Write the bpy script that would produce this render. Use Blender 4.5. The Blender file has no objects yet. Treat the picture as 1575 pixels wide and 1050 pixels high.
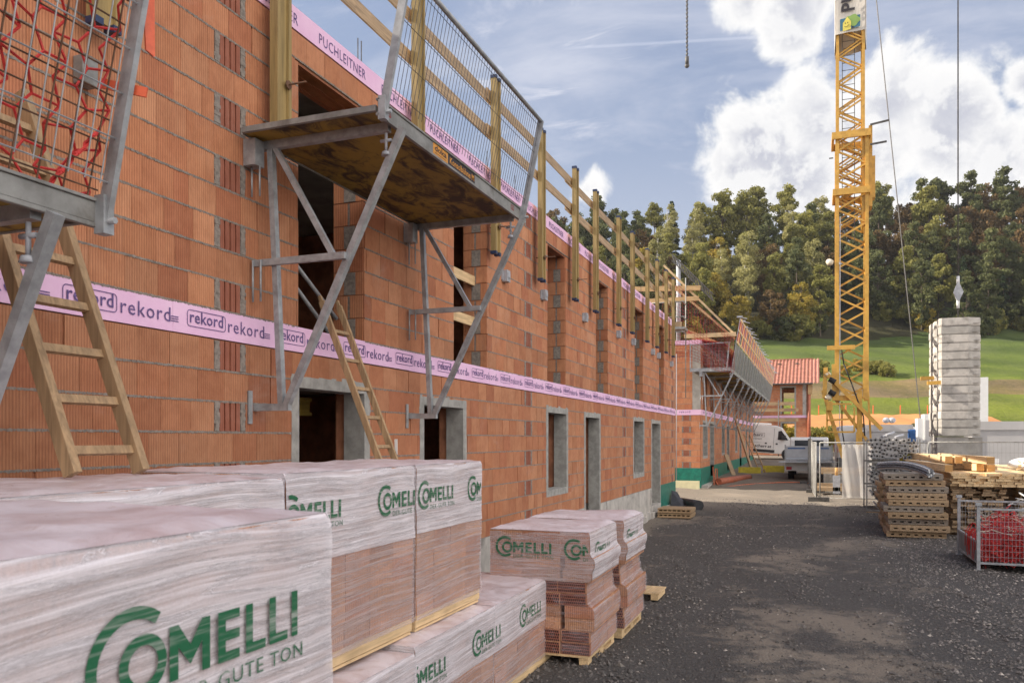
import bpy, math, random
import numpy as np
from mathutils import Vector, Matrix
R = math.radians
scene = bpy.context.scene
COL = scene.collection
# ------------------------------------------------------------------ camera
CAM_H = 2.3
cam_d = bpy.data.cameras.new("camera")
cam = bpy.data.objects.new("camera", cam_d)
COL.objects.link(cam)
cam.location = (0, 0, CAM_H)
cam.rotation_euler = (R(90), 0, R(20.64))
cam_d.sensor_width = 36
cam_d.lens = 36 * 1240 / 1575
cam_d.shift_y = 150 / 1575
cam_d.clip_start = 0.05
cam_d.clip_end = 2000
cam_d.dof.use_dof = True
cam_d.dof.focus_distance = 20.0
cam_d.dof.aperture_fstop = 7.1
scene.camera = cam
# ------------------------------------------------------------------ light
SUN_EL, SUN_AZ = R(31), math.atan2(-0.11, -1.0)      # direction towards the sun, angle from +X
sdir = Vector((math.cos(SUN_EL) * math.cos(SUN_AZ), math.cos(SUN_EL) * math.sin(SUN_AZ), math.sin(SUN_EL)))
sun_d = bpy.data.lights.new("sun", 'SUN')
sun_d.energy = 5.0
sun_d.angle = R(0.5)
sun_d.color = (1.0, 0.90, 0.76)
sun = bpy.data.objects.new("sun", sun_d)
COL.objects.link(sun)
sun.rotation_euler = sdir.to_track_quat('Z', 'Y').to_euler()
scene.view_settings.view_transform = 'Standard'
scene.view_settings.look = 'None'
scene.view_settings.gamma = 1.0
scene.view_settings.exposure = 1.08
scene.cycles.max_bounces = 8
scene.cycles.transparent_max_bounces = 12

def nn(nt, typ, **kw):
    n = nt.nodes.new(typ)
    for k, v in kw.items():
        if k in n.inputs.keys():
            n.inputs[k].default_value = v
        else:
            setattr(n, k, v)
    return n

def mth(nt, op, a, b=None, c=None, clamp=False):
    n = nt.nodes.new('ShaderNodeMath'); n.operation = op; n.use_clamp = clamp
    for i, x in enumerate((a, b, c)):
        if x is None: continue
        if isinstance(x, (int, float)): n.inputs[i].default_value = x
        else: nt.links.new(x, n.inputs[i])
    return n.outputs[0]

def vth(nt, op, a, b=None, out=0):
    n = nt.nodes.new('ShaderNodeVectorMath'); n.operation = op
    for i, x in enumerate((a, b)):
        if x is None: continue
        if isinstance(x, (tuple, list)): n.inputs[i].default_value = x
        elif isinstance(x, (int, float)): n.inputs['Scale'].default_value = x
        else: nt.links.new(x, n.inputs[i])
    return n.outputs[out]

def mixc(nt, fac, a, b, typ='MIX'):
    n = nt.nodes.new('ShaderNodeMix'); n.data_type = 'RGBA'; n.blend_type = typ
    for sock, x in ((n.inputs['Factor'], fac), (n.inputs['A'], a), (n.inputs['B'], b)):
        pass
    def put(i, x):
        if isinstance(x, (int, float)): n.inputs[i].default_value = x
        elif isinstance(x, (tuple, list)): n.inputs[i].default_value = (*x[:3], 1)
        else: nt.links.new(x, n.inputs[i])
    put(0, fac); put(6, a); put(7, b)
    return n.outputs[2]

def rng(nt, x, a, b, c=0.0, d=1.0, smooth=True):
    n = nt.nodes.new('ShaderNodeMapRange')
    n.interpolation_type = 'SMOOTHSTEP' if smooth else 'LINEAR'
    nt.links.new(x, n.inputs[0])
    for i, v in enumerate((a, b, c, d)): n.inputs[i + 1].default_value = v
    return n.outputs[0]

def noise(nt, vec, scale=5.0, detail=4.0, rough=0.55, dist=0.0):
    n = nt.nodes.new('ShaderNodeTexNoise')
    n.inputs['Scale'].default_value = scale; n.inputs['Detail'].default_value = detail
    n.inputs['Roughness'].default_value = rough; n.inputs['Distortion'].default_value = dist
    if vec is not None: nt.links.new(vec, n.inputs['Vector'])
    return n.outputs[0]

# world: clear sky + clouds that belong to the sky itself (placed by world direction)
TH = R(20.64)
def sky_dir(px, py):
    u, v = (px - 787.5) / 1240, (675 - py) / 1240
    return Vector((-math.sin(TH) + math.cos(TH) * u, math.cos(TH) + math.sin(TH) * u, v)).normalized()
world = bpy.data.worlds.new("World"); scene.world = world; world.use_nodes = True
nt = world.node_tree; nt.nodes.clear()
tc = nt.nodes.new('ShaderNodeTexCoord'); D = tc.outputs['Generated']
sky = nt.nodes.new('ShaderNodeTexSky'); sky.sky_type = 'NISHITA'; sky.sun_disc = False
sky.sun_elevation = SUN_EL; sky.sun_rotation = math.pi / 2 - SUN_AZ
sky.air_density = 1.3; sky.dust_density = 2.5; sky.ozone_density = 2.0
skyc = vth(nt, 'SCALE', sky.outputs[0], 0.085)
sep = nt.nodes.new('ShaderNodeSeparateXYZ'); nt.links.new(D, sep.inputs[0])
zc = mth(nt, 'MAXIMUM', sep.outputs[2], 0.0)
# cloud plane coordinates: direction flattened so that far clouds compress to the horizon
den = mth(nt, 'ADD', zc, 0.35)
cmb = nt.nodes.new('ShaderNodeCombineXYZ')
nt.links.new(mth(nt, 'DIVIDE', sep.outputs[0], den), cmb.inputs[0])
nt.links.new(mth(nt, 'DIVIDE', sep.outputs[1], den), cmb.inputs[1])
nt.links.new(mth(nt, 'MULTIPLY', sep.outputs[2], 1.5), cmb.inputs[2])
P = cmb.outputs[0]
veil = rng(nt, noise(nt, vth(nt, 'MULTIPLY', P, (1.2, 2.6, 1.5)), 1.3, 7, 0.62, 0.6), 0.42, 0.72)
wisp = rng(nt, noise(nt, vth(nt, 'MULTIPLY', P, (1.0, 3.0, 3.0)), 3.2, 9, 0.66, 0.8), 0.5, 0.8)
wz = rng(nt, vth(nt, 'LENGTH', vth(nt, 'SUBTRACT', D, tuple(sky_dir(850, 60))), out=1), 0.17, 0.03)
horiz = rng(nt, sep.outputs[2], 0.42, 0.16)
veil = mth(nt, 'MAXIMUM', mth(nt, 'MULTIPLY', veil, 0.55), mth(nt, 'MULTIPLY', wisp, mth(nt, 'ADD', 0.42, mth(nt, 'MULTIPLY', wz, 0.9))), clamp=False)
veil = mth(nt, 'ADD', veil, mth(nt, 'MULTIPLY', wz, 0.22), clamp=True)
veil = mth(nt, 'MAXIMUM', veil, mth(nt, 'MULTIPLY', horiz, 0.45))
blobs = [((1180, 225), .075), ((1130, 262), .05), ((1265, 190), .075), ((1365, 165), .075), ((1340, 235), .10), ((1460, 205), .085), ((1240, 265), .075), ((1540, 240), .065), ((1575, 130), .03), ((1215, 22), .06), ((1150, 5), .04),
         ((905, 292), .03)]
base = None
for (px, py), r in blobs:
    c = sky_dir(px, py)
    dist = vth(nt, 'LENGTH', vth(nt, 'SUBTRACT', D, tuple(c)), out=1)
    m = mth(nt, 'SUBTRACT', 1.0, mth(nt, 'DIVIDE', dist, r))
    base = m if base is None else mth(nt, 'MAXIMUM', base, m)
base = mth(nt, 'MAXIMUM', base, -1.5)
n1 = noise(nt, D, 13.0, 10, 0.6, 0.25)
n2 = noise(nt, vth(nt, 'ADD', D, (-0.012, -0.006, 0.018)), 13.0, 10, 0.6, 0.25)
nbig = noise(nt, D, 5.0, 5, 0.5, 0.0)
# cloud fields elsewhere in the sky, so other directions are cloudy too
field = mth(nt, 'MULTIPLY', mth(nt, 'SUBTRACT', nbig, 0.56), 5.0)
outside = rng(nt, vth(nt, 'LENGTH', vth(nt, 'SUBTRACT', D, tuple(sky_dir(900, 150))), out=1), 0.75, 1.1)
field = mth(nt, 'SUBTRACT', field, mth(nt, 'MULTIPLY', mth(nt, 'SUBTRACT', 1.0, outside), 3.0))
base = mth(nt, 'MAXIMUM', base, field)
densv = mth(nt, 'ADD', base, mth(nt, 'MULTIPLY', mth(nt, 'SUBTRACT', n1, 0.5), 2.3))
cm = rng(nt, densv, -0.02, 0.40)
lit = rng(nt, mth(nt, 'SUBTRACT', n1, n2), -0.06, 0.07)
core = rng(nt, densv, 0.2, 1.0)
shade = mth(nt, 'MULTIPLY', core, mth(nt, 'SUBTRACT', 1.0, mth(nt, 'MULTIPLY', lit, 0.75)))
cloudc = mixc(nt, mth(nt, 'MULTIPLY', shade, 0.8, clamp=True), (0.49, 0.485, 0.48), (0.235, 0.245, 0.295))
col = mixc(nt, 0.70, skyc, (0.145, 0.175, 0.26))
col = mixc(nt, veil, col, (0.36, 0.37, 0.42))
# condensation trail
pa, pb = sky_dir(880, 74), sky_dir(1190, 56)
nrm = pa.cross(pb).normalized(); mid = sky_dir(1030, 66)
dl = mth(nt, 'ABSOLUTE', vth(nt, 'DOT_PRODUCT', D, tuple(nrm), out=1))
trail = mth(nt, 'MULTIPLY', rng(nt, dl, 0.0022, 0.0006), rng(nt, vth(nt, 'LENGTH', vth(nt, 'SUBTRACT', D, tuple(mid)), out=1), 0.13, 0.08))
col = mixc(nt, mth(nt, 'MULTIPLY', trail, 0.10), col, (0.7, 0.7, 0.74))
col = mixc(nt, cm, col, cloudc)
# unseen bright sky added behind the camera and to its right, lights the wall
fill_bank = rng(nt, vth(nt, 'DOT_PRODUCT', D, tuple(Vector((0.85, -0.45, 0.35)).normalized()), out=1), 0.35, 0.95)
col = mixc(nt, mth(nt, 'MULTIPLY', fill_bank, 0.85), col, (1.25, 1.18, 1.12))
bg = nt.nodes.new('ShaderNodeBackground'); bg.inputs[1].default_value = 1.0
nt.links.new(col, bg.inputs[0])
wo = nt.nodes.new('ShaderNodeOutputWorld'); nt.links.new(bg.outputs[0], wo.inputs[0])

# ------------------------------------------------------------------ materials
MATS = {}
def newmat(name):
    m = bpy.data.materials.new(name); m.use_nodes = True
    t = m.node_tree; t.nodes.clear()
    b = t.nodes.new('ShaderNodeBsdfPrincipled'); o = t.nodes.new('ShaderNodeOutputMaterial')
    t.links.new(b.outputs[0], o.inputs[0])
    g = t.nodes.new('ShaderNodeTexCoord')
    MATS[name] = m
    return m, t, b, o, g.outputs['Object']

def bump(t, b, h, strength=0.3, dist=0.01):
    n = t.nodes.new('ShaderNodeBump'); n.inputs['Strength'].default_value = strength; n.inputs['Distance'].default_value = dist
    t.links.new(h, n.inputs['Height']); t.links.new(n.outputs[0], b.inputs['Normal'])

def plain(name, c, rough=0.6, metal=0.0, var=0.25, scale=6.0, bs=0.15, bscale=60.0, bdist=0.004, dirt=None, dirt_amt=0.35, spec=0.5):
    m, t, b, o, v = newmat(name)
    n = noise(t, v, scale, 5, 0.6)
    dark = tuple(x * (1 - var) for x in c); lite = tuple(min(1, x * (1 + var)) for x in c)
    cc = mixc(t, rng(t, n, 0.3, 0.7), dark, lite)
    if dirt:
        n3 = noise(t, v, scale * 0.6, 8, 0.7, 0.4)
        cc = mixc(t, mth(t, 'MULTIPLY', rng(t, n3, 0.5, 0.68), dirt_amt), cc, dirt)
    t.links.new(cc, b.inputs['Base Color'])
    b.inputs['Roughness'].default_value = rough; b.inputs['Metallic'].default_value = metal
    b.inputs['Specular IOR Level'].default_value = spec
    if bs: bump(t, b, noise(t, v, bscale, 4, 0.6), bs, bdist)
    return m

def wood(name, c, axis='z', dark=(0.16, 0.09, 0.04), amt=0.5, rough=0.7):
    m, t, b, o, v = newmat(name)
    s = {'x': (1.2, 22, 22), 'y': (22, 1.2, 22), 'z': (22, 22, 1.2)}[axis]
    n = noise(t, vth(t, 'MULTIPLY', v, s), 1.6, 6, 0.65, 0.5)
    n2 = noise(t, v, 3.0, 4, 0.6)
    cc = mixc(t, rng(t, n, 0.3, 0.75), tuple(min(1, x * 1.15) for x in c), tuple(x * (1 - amt) for x in c))
    cc = mixc(t, mth(t, 'MULTIPLY', rng(t, n2, 0.5, 0.8), 0.35), cc, dark)
    oi = t.nodes.new('ShaderNodeObjectInfo')
    cc = mixc(t, mth(t, 'MULTIPLY', oi.outputs['Random'], 0.35), cc, tuple(x * 0.62 for x in c))
    t.links.new(cc, b.inputs['Base Color']); b.inputs['Roughness'].default_value = rough
    bump(t, b, n, 0.25, 0.003)
    return m

wood('timber_z', (0.45, 0.31, 0.17), 'z'); wood('timber_y', (0.47, 0.33, 0.20), 'y'); wood('timber_x', (0.56, 0.36, 0.17), 'x')
wood('pale_wood_y', (0.74, 0.53, 0.29), 'y', amt=0.3); wood('pale_wood_x', (0.70, 0.50, 0.28), 'x', amt=0.3)
wood('old_wood_x', (0.44, 0.30, 0.17), 'x'); wood('old_wood_y', (0.46, 0.32, 0.19), 'y'); wood('ladder_wood', (0.43, 0.28, 0.15), 'z', amt=0.45)
wood('grey_wood_x', (0.30, 0.25, 0.20), 'x', amt=0.4); wood('end_grain', (0.55, 0.30, 0.10), 'x', amt=0.2)
wood('beam_yellow', (0.36, 0.255, 0.10), 'z', dark=(0.2, 0.12, 0.05), amt=0.4)
wood('beam_yellow_y', (0.40, 0.27, 0.05), 'y', dark=(0.12, 0.08, 0.03), amt=0.4)
plain('steel', (0.36, 0.37, 0.38), 0.5, 0.35, 0.22, 9, 0.12, 90, dirt=(0.16, 0.14, 0.12))
plain('steel_dull', (0.27, 0.265, 0.25), 0.6, 0.3, 0.22, 6, 0.12, 70, dirt=(0.14, 0.12, 0.10), dirt_amt=0.6)
plain('steel_dark', (0.10, 0.095, 0.09), 0.6, 0.4, 0.3, 9)
plain('rusty', (0.14, 0.075, 0.045), 0.8, 0.2, 0.4, 12)
plain('concrete', (0.36, 0.34, 0.31), 0.9, 0, 0.16, 3, 0.35, 40, dirt=(0.22, 0.20, 0.18), dirt_amt=0.5)
plain('concrete_pale', (0.47, 0.44, 0.40), 0.9, 0, 0.18, 2.5, 0.4, 30, dirt=(0.17, 0.155, 0.14), dirt_amt=0.75)
plain('mortar', (0.25, 0.215, 0.185), 0.95, 0, 0.25, 25, 0.6, 90, 0.006)
plain('plaster', (0.335, 0.325, 0.30), 0.9, 0, 0.2, 7, 0.45, 60, 0.005, dirt=(0.24, 0.22, 0.20))
plain('inner_brick', (0.36, 0.15, 0.08), 0.9, 0, 0.3, 4, 0.3, 30)
plain('inner_floor', (0.16, 0.14, 0.12), 0.9, 0, 0.3, 4)
plain('green_coat', (0.012, 0.17, 0.125), 0.45, 0, 0.25, 5, 0.25, 25)
plain('cream_board', (0.70, 0.66, 0.42), 0.8, 0, 0.06, 5)
plain('crane_yellow', (0.58, 0.33, 0.06), 0.45, 0, 0.14, 4, 0.08, 40, dirt=(0.32, 0.16, 0.03), dirt_amt=0.5)
plain('white_paint', (0.74, 0.74, 0.73), 0.35, 0, 0.04, 3, 0.02, 5)
plain('cream_paint', (0.62, 0.56, 0.44), 0.6, 0, 0.05, 3, 0.02, 5)
plain('grey_panel', (0.46, 0.45, 0.45), 0.5, 0, 0.05, 1.5, 0.03, 10)
plain('dark_rubber', (0.018, 0.018, 0.02), 0.75, 0, 0.3, 8)
plain('dark_plastic', (0.03, 0.03, 0.035), 0.5, 0, 0.3, 8)
plain('black_void', (0.012, 0.010, 0.009), 0.95, 0, 0.2, 8)
plain('blue_cap', (0.02, 0.035, 0.09), 0.5, 0, 0.2, 20)
plain('plate_grey', (0.27, 0.265, 0.26), 0.55, 0.2, 0.25, 8)
plain('box_grey', (0.36, 0.37, 0.40), 0.5, 0, 0.15, 10)
plain('red_plastic', (0.50, 0.032, 0.028), 0.55, 0, 0.3, 14)
plain('rope_red', (0.60, 0.040, 0.035), 0.6, 0, 0.2, 20)
plain('red_net', (0.34, 0.022, 0.025), 0.6, 0, 0.25, 20)
plain('red_sheet', (0.40, 0.055, 0.045), 0.6, 0, 0.25, 5, 0.4, 8, 0.02)
plain('orange_tape', (0.75, 0.13, 0.05), 0.5, 0, 0.1, 20)
plain('orange_net', (0.46, 0.20, 0.065), 0.9, 0, 0.12, 0.35)
plain('logo_yellow', (0.72, 0.62, 0.12), 0.7, 0, 0.08, 5, 0); plain('logo_green', (0.24, 0.38, 0.10), 0.7, 0, 0.08, 5, 0)
plain('logo_blue', (0.05, 0.16, 0.24), 0.7, 0, 0.08, 5, 0); plain('print_black', (0.03, 0.025, 0.03), 0.7, 0, 0.1, 5, 0)
plain('print_violet', (0.13, 0.085, 0.23), 0.8, 0, 0.25, 60, 0); plain('print_red', (0.24, 0.03, 0.03), 0.7, 0, 0.2, 20, 0)
plain('sign_orange', (0.62, 0.27, 0.04), 0.6, 0, 0.1, 20, 0)
plain('banner_cloth', (0.60, 0.56, 0.50), 0.85, 0, 0.06, 2, 0.3, 6, 0.02)
plain('blue_plastic', (0.02, 0.09, 0.27), 0.5, 0, 0.15, 6)
plain('clay_pipe', (0.34, 0.10, 0.05), 0.6, 0, 0.2, 6)
plain('hose_orange', (0.60, 0.15, 0.06), 0.6, 0, 0.2, 6)
plain('pipe_grey', (0.17, 0.18, 0.20), 0.45, 0, 0.3, 30)
plain('panel_steel', (0.20, 0.205, 0.21), 0.55, 0.3, 0.22, 2.5, 0.1, 20, dirt=(0.12, 0.10, 0.09))
plain('pvc_white', (0.62, 0.62, 0.62), 0.5, 0, 0.1, 6)
plain('roof_tile', (0.36, 0.15, 0.11), 0.75, 0, 0.25, 3, 0.2, 20)
plain('truck_grey', (0.42, 0.44, 0.47), 0.4, 0.2, 0.08, 3); plain('yellow_paint', (0.60, 0.50, 0.05), 0.5, 0, 0.15, 5)
plain('tail_red', (0.45, 0.02, 0.02), 0.3, 0, 0.1, 5, 0)
plain('bark', (0.10, 0.075, 0.055), 0.95, 0, 0.4, 6, 0.4, 20); 
m, t, b, o, v = newmat('birch_bark')
t.links.new(mixc(t, rng(t, noise(t, vth(t, 'MULTIPLY', v, (1, 1, 4)), 1.4, 5, 0.7), 0.52, 0.62), (0.52, 0.50, 0.46), (0.06, 0.05, 0.05)), b.inputs['Base Color'])
m, t, b, o, v = newmat('window_glass')
b.inputs['Base Color'].default_value = (0.02, 0.025, 0.03, 1); b.inputs['Roughness'].default_value = 0.05; b.inputs['Specular IOR Level'].default_value = 0.8

# clay bricks: each brick carries its own fired colour; vertical ribs are relief + a darker tone in the grooves
def clay(name, rib=True, ribs=45.5, tintmul=1.0, rb=0.6):
    m, t, b, o, v = newmat(name)
    at = t.nodes.new('ShaderNodeAttribute'); at.attribute_name = 'tint'
    s = t.nodes.new('ShaderNodeSeparateXYZ'); t.links.new(v, s.inputs[0])
    a = mth(t, 'ADD', s.outputs[0], s.outputs[1])
    w = mth(t, 'SINE', mth(t, 'MULTIPLY', a, 2 * math.pi * ribs))
    w = mth(t, 'MULTIPLY', mth(t, 'ADD', w, 1.0), 0.5)
    n = noise(t, v, 5.0, 6, 0.65, 0.3)
    nf = noise(t, vth(t, 'MULTIPLY', v, (1, 1, 0.12)), 70, 3, 0.6)
    c = mixc(t, rng(t, n, 0.30, 0.72), at.outputs[0], mixc(t, 1.0, at.outputs[0], (0.80, 0.72, 0.68), 'MULTIPLY'))
    c = mixc(t, mth(t, 'MULTIPLY', rng(t, nf, 0.4, 0.75), 0.3), c, mixc(t, 1.0, at.outputs[0], (1.35, 1.25, 1.2), 'MULTIPLY'))
    nd = noise(t, v, 1.1, 8, 0.7, 0.5)
    c = mixc(t, mth(t, 'MULTIPLY', rng(t, nd, 0.56, 0.72), 0.28), c, (0.55, 0.40, 0.32))
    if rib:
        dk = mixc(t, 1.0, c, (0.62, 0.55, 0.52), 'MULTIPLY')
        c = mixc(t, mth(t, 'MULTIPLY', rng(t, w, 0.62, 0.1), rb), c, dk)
    t.links.new(c, b.inputs['Base Color']); b.inputs['Roughness'].default_value = 0.85
    h = mth(t, 'ADD', mth(t, 'MULTIPLY', w, 1.0 if rib else 0.0), mth(t, 'MULTIPLY', noise(t, v, 40, 5, 0.6), 0.8))
    bump(t, b, h, 0.55, 0.004)
    return m
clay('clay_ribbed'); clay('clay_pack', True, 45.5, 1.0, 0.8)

m, t, b, o, v = newmat('clay_holes')      # end faces of hollow bricks: rows of slots
s = t.nodes.new('ShaderNodeSeparateXYZ'); t.links.new(v, s.inputs[0])
cb = t.nodes.new('ShaderNodeCombineXYZ')
t.links.new(mth(t, 'ADD', s.outputs[0], s.outputs[1]), cb.inputs[0]); t.links.new(s.outputs[2], cb.inputs[1])
br = t.nodes.new('ShaderNodeTexBrick'); t.links.new(cb.outputs[0], br.inputs['Vector'])
br.inputs['Scale'].default_value = 1.0; br.inputs['Brick Width'].default_value = 0.021; br.inputs['Row Height'].default_value = 0.030
br.inputs['Mortar Size'].default_value = 0.0034; br.inputs['Mortar Smooth'].default_value = 0.2
br.inputs['Color1'].default_value = (0.018, 0.007, 0.006, 1); br.inputs['Color2'].default_value = (0.03, 0.010, 0.008, 1); br.inputs['Mortar'].default_value = (0.36, 0.135, 0.095, 1)
t.links.new(br.outputs[0], b.inputs['Base Color']); b.inputs['Roughness'].default_value = 0.9
bump(t, b, br.outputs['Fac'], 0.6, 0.01)

m, t, b, o, v = newmat('pink_foam')
n = noise(t, v, 2.5, 7, 0.65); n2 = noise(t, v, 14, 5, 0.7)
c = mixc(t, rng(t, n, 0.35, 0.7), (0.80, 0.50, 0.72), (0.86, 0.58, 0.78))
c = mixc(t, mth(t, 'MULTIPLY', rng(t, n2, 0.60, 0.75), 0.5), c, (0.60, 0.50, 0.52))
t.links.new(c, b.inputs['Base Color']); b.inputs['Roughness'].default_value = 0.8
bump(t, b, n2, 0.15, 0.004)

# stretch film over the packs: translucent, streaked, glossy
def film(name, base, amp, tone=(0.80, 0.74, 0.76), hollow=0.0):
    m, t, b, o, v = newmat(name)
    s = t.nodes.new('ShaderNodeSeparateXYZ'); t.links.new(v, s.inputs[0])
    cb = t.nodes.new('ShaderNodeCombineXYZ')
    a = mth(t, 'ADD', s.outputs[1], mth(t, 'MULTIPLY', s.outputs[0], 1.0))
    wob = mth(t, 'MULTIPLY', noise(t, v, 1.1, 2, 0.5), 0.07)
    zz = mth(t, 'ADD', mth(t, 'ADD', s.outputs[2], mth(t, 'MULTIPLY', a, -0.015)), wob)
    t.links.new(mth(t, 'MULTIPLY', a, 0.8), cb.inputs[0]); t.links.new(mth(t, 'MULTIPLY', zz, 46), cb.inputs[1]); t.links.new(mth(t, 'MULTIPLY', s.outputs[0], 2.0), cb.inputs[2])
    st = noise(t, cb.outputs[0], 1.0, 6, 0.62, 0.25)
    cb2 = t.nodes.new('ShaderNodeCombineXYZ')
    t.links.new(mth(t, 'MULTIPLY', a, 3.0), cb2.inputs[0]); t.links.new(mth(t, 'MULTIPLY', zz, 120), cb2.inputs[1])
    fine = noise(t, cb2.outputs[0], 1.0, 4, 0.6, 0.1)
    big = noise(t, v, 2.2, 4, 0.6, 0.5)
    cb3 = t.nodes.new('ShaderNodeCombineXYZ'); t.links.new(mth(t, 'MULTIPLY', a, 1.1), cb3.inputs[0]); t.links.new(mth(t, 'MULTIPLY', zz, 17), cb3.inputs[1]); t.links.new(s.outputs[0], cb3.inputs[2])
    ln_ = noise(t, cb3.outputs[0], 1.0, 7, 0.75, 0.9)
    crease = rng(t, mth(t, 'ABSOLUTE', mth(t, 'SUBTRACT', ln_, 0.5)), 0.022, 0.0)
    weave = noise(t, v, 260, 2, 0.5)
    f = mth(t, 'ADD', mth(t, 'MULTIPLY', rng(t, st, 0.35, 0.72), amp), mth(t, 'MULTIPLY', rng(t, fine, 0.45, 0.75), amp * 0.55))
    f = mth(t, 'ADD', f, mth(t, 'MULTIPLY', mth(t, 'SUBTRACT', big, 0.5), amp))
    f = mth(t, 'ADD', f, mth(t, 'MULTIPLY', crease, amp * 0.8))
    f = mth(t, 'ADD', f, mth(t, 'MULTIPLY', mth(t, 'SUBTRACT', weave, 0.5), 0.3))
    f = mth(t, 'ADD', f, base, clamp=True)
    b.inputs['Base Color'].default_value = (*tone, 1); b.inputs['Roughness'].default_value = 0.2
    hgt = mth(t, 'ADD', mth(t, 'ADD', st, mth(t, 'MULTIPLY', fine, 0.4)), mth(t, 'MULTIPLY', crease, 0.5))
    bump(t, b, hgt, 0.6, 0.009)
    tr = t.nodes.new('ShaderNodeBsdfTransparent'); mx = t.nodes.new('ShaderNodeMixShader')
    t.links.new(f, mx.inputs[0]); t.links.new(tr.outputs[0], mx.inputs[1]); t.links.new(b.outputs[0], mx.inputs[2])
    t.links.new(mx.outputs[0], o.inputs[0])
film('film_clear', 0.20, 0.36, (0.74, 0.62, 0.62)); film('film_cover', 0.46, 0.42, (0.90, 0.84, 0.88)); film('film_thin_shade', -0.10, 0.26, (0.70, 0.64, 0.70))
# top sheet: dusty, with puddled clay
m, t, b, o, v = newmat('film_top')
n = noise(t, v, 3.0, 7, 0.7, 0.8); n2 = noise(t, v, 9, 6, 0.7, 0.5)
c = mixc(t, rng(t, n, 0.35, 0.65), (0.80, 0.71, 0.74), (0.60, 0.47, 0.47))
c = mixc(t, mth(t, 'MULTIPLY', rng(t, n2, 0.58, 0.72), 0.6), c, (0.34, 0.20, 0.14))
t.links.new(c, b.inputs['Base Color']); b.inputs['Roughness'].default_value = 0.35; bump(t, b, n, 0.5, 0.02)
m, t, b, o, v = newmat('green_print')     # lettering seen through film streaks
cb = t.nodes.new('ShaderNodeVectorMath'); cb.operation = 'MULTIPLY'; t.links.new(v, cb.inputs[0]); cb.inputs[1].default_value = (3, 3, 75)
st = noise(t, cb.outputs[0], 1.0, 5, 0.65, 0.3)
c = mixc(t, mth(t, 'MULTIPLY', rng(t, st, 0.46, 0.70), 0.55), (0.018, 0.13, 0.06), (0.62, 0.60, 0.58))
t.links.new(c, b.inputs['Base Color']); b.inputs['Roughness'].default_value = 0.4

m, t, b, o, v = newmat('deck_underside')
n = noise(t, vth(t, 'MULTIPLY', v, (1.0, 0.45, 1)), 5.5, 8, 0.68, 0.9); n2 = noise(t, v, 1.6, 5, 0.6)
c = mixc(t, rng(t, n2, 0.35, 0.7), (0.34, 0.215, 0.03), (0.22, 0.13, 0.03))
c = mixc(t, rng(t, mth(t, 'ADD', n, mth(t, 'MULTIPLY', n2, 0.45)), 0.64, 0.84), c, (0.035, 0.02, 0.012))
t.links.new(c, b.inputs['Base Color']); b.inputs['Roughness'].default_value = 0.65; bump(t, b, n, 0.2, 0.004)

m, t, b, o, v = newmat('gravel')
n = noise(t, v, 0.42, 6, 0.6, 0.6); nf = noise(t, v, 22, 6, 0.75); nm = noise(t, v, 5, 5, 0.65, 0.4)
vo = t.nodes.new('ShaderNodeTexVoronoi'); vo.inputs['Scale'].default_value = 38; t.links.new(v, vo.inputs['Vector'])
vc = t.nodes.new('ShaderNodeSeparateColor'); t.links.new(vo.outputs['Color'], vc.inputs[0])
sg0 = t.nodes.new('ShaderNodeSeparateXYZ'); t.links.new(v, sg0.inputs[0])
def gauss(cx, wx, cy, wy):
    ax = mth(t, 'DIVIDE', mth(t, 'SUBTRACT', sg0.outputs[0], cx), wx); ay = mth(t, 'DIVIDE', mth(t, 'SUBTRACT', sg0.outputs[1], cy), wy)
    return mth(t, 'EXPONENT', mth(t, 'MULTIPLY', mth(t, 'ADD', mth(t, 'MULTIPLY', ax, ax), mth(t, 'MULTIPLY', ay, ay)), -1.0))
gm = mth(t, 'MAXIMUM', gauss(-.5, .9, 12.5, 5.0), gauss(.6, 1.0, 8.5, 3.0))
gm = mth(t, 'SUBTRACT', gm, gauss(-2.0, .9, 9, 7)); gm = mth(t, 'SUBTRACT', gm, gauss(2.6, .9, 13, 5))
worn = rng(t, mth(t, 'ADD', mth(t, 'ADD', n, mth(t, 'MULTIPLY', gm, 0.16)), mth(t, 'MULTIPLY', mth(t, 'SUBTRACT', nm, 0.5), 0.35)), 0.53, 0.68)
sg = t.nodes.new('ShaderNodeSeparateXYZ'); t.links.new(v, sg.inputs[0])
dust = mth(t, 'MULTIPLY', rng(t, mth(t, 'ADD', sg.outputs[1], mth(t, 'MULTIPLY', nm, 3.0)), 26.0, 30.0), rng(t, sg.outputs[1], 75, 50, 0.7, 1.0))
wallfoot = rng(t, mth(t, 'ADD', sg.outputs[0], mth(t, 'MULTIPLY', nm, -0.9)), -4.1, -4.6)
c = mixc(t, worn, (0.082, 0.072, 0.065), (0.215, 0.175, 0.135))
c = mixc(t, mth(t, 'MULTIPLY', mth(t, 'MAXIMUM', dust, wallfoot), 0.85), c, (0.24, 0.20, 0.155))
c = mixc(t, mth(t, 'MULTIPLY', rng(t, nf, 0.5, 0.78), mth(t, 'SUBTRACT', 0.75, mth(t, 'MULTIPLY', worn, 0.35))), c, (0.17, 0.155, 0.145))
c = mixc(t, mth(t, 'MULTIPLY', rng(t, vc.outputs[0], 0.72, 0.95), mth(t, 'SUBTRACT', 0.4, mth(t, 'MULTIPLY', worn, 0.35))), c, (0.15, 0.14, 0.13))
c = mixc(t, mth(t, 'MULTIPLY', rng(t, nm, 0.55, 0.75), 0.4), c, (0.036, 0.031, 0.029))
t.links.new(c, b.inputs['Base Color']); b.inputs['Roughness'].default_value = 0.92
h = mth(t, 'ADD', mth(t, 'MULTIPLY', nf, 1.0), mth(t, 'MULTIPLY', vo.outputs['Distance'], -0.9))
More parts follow.
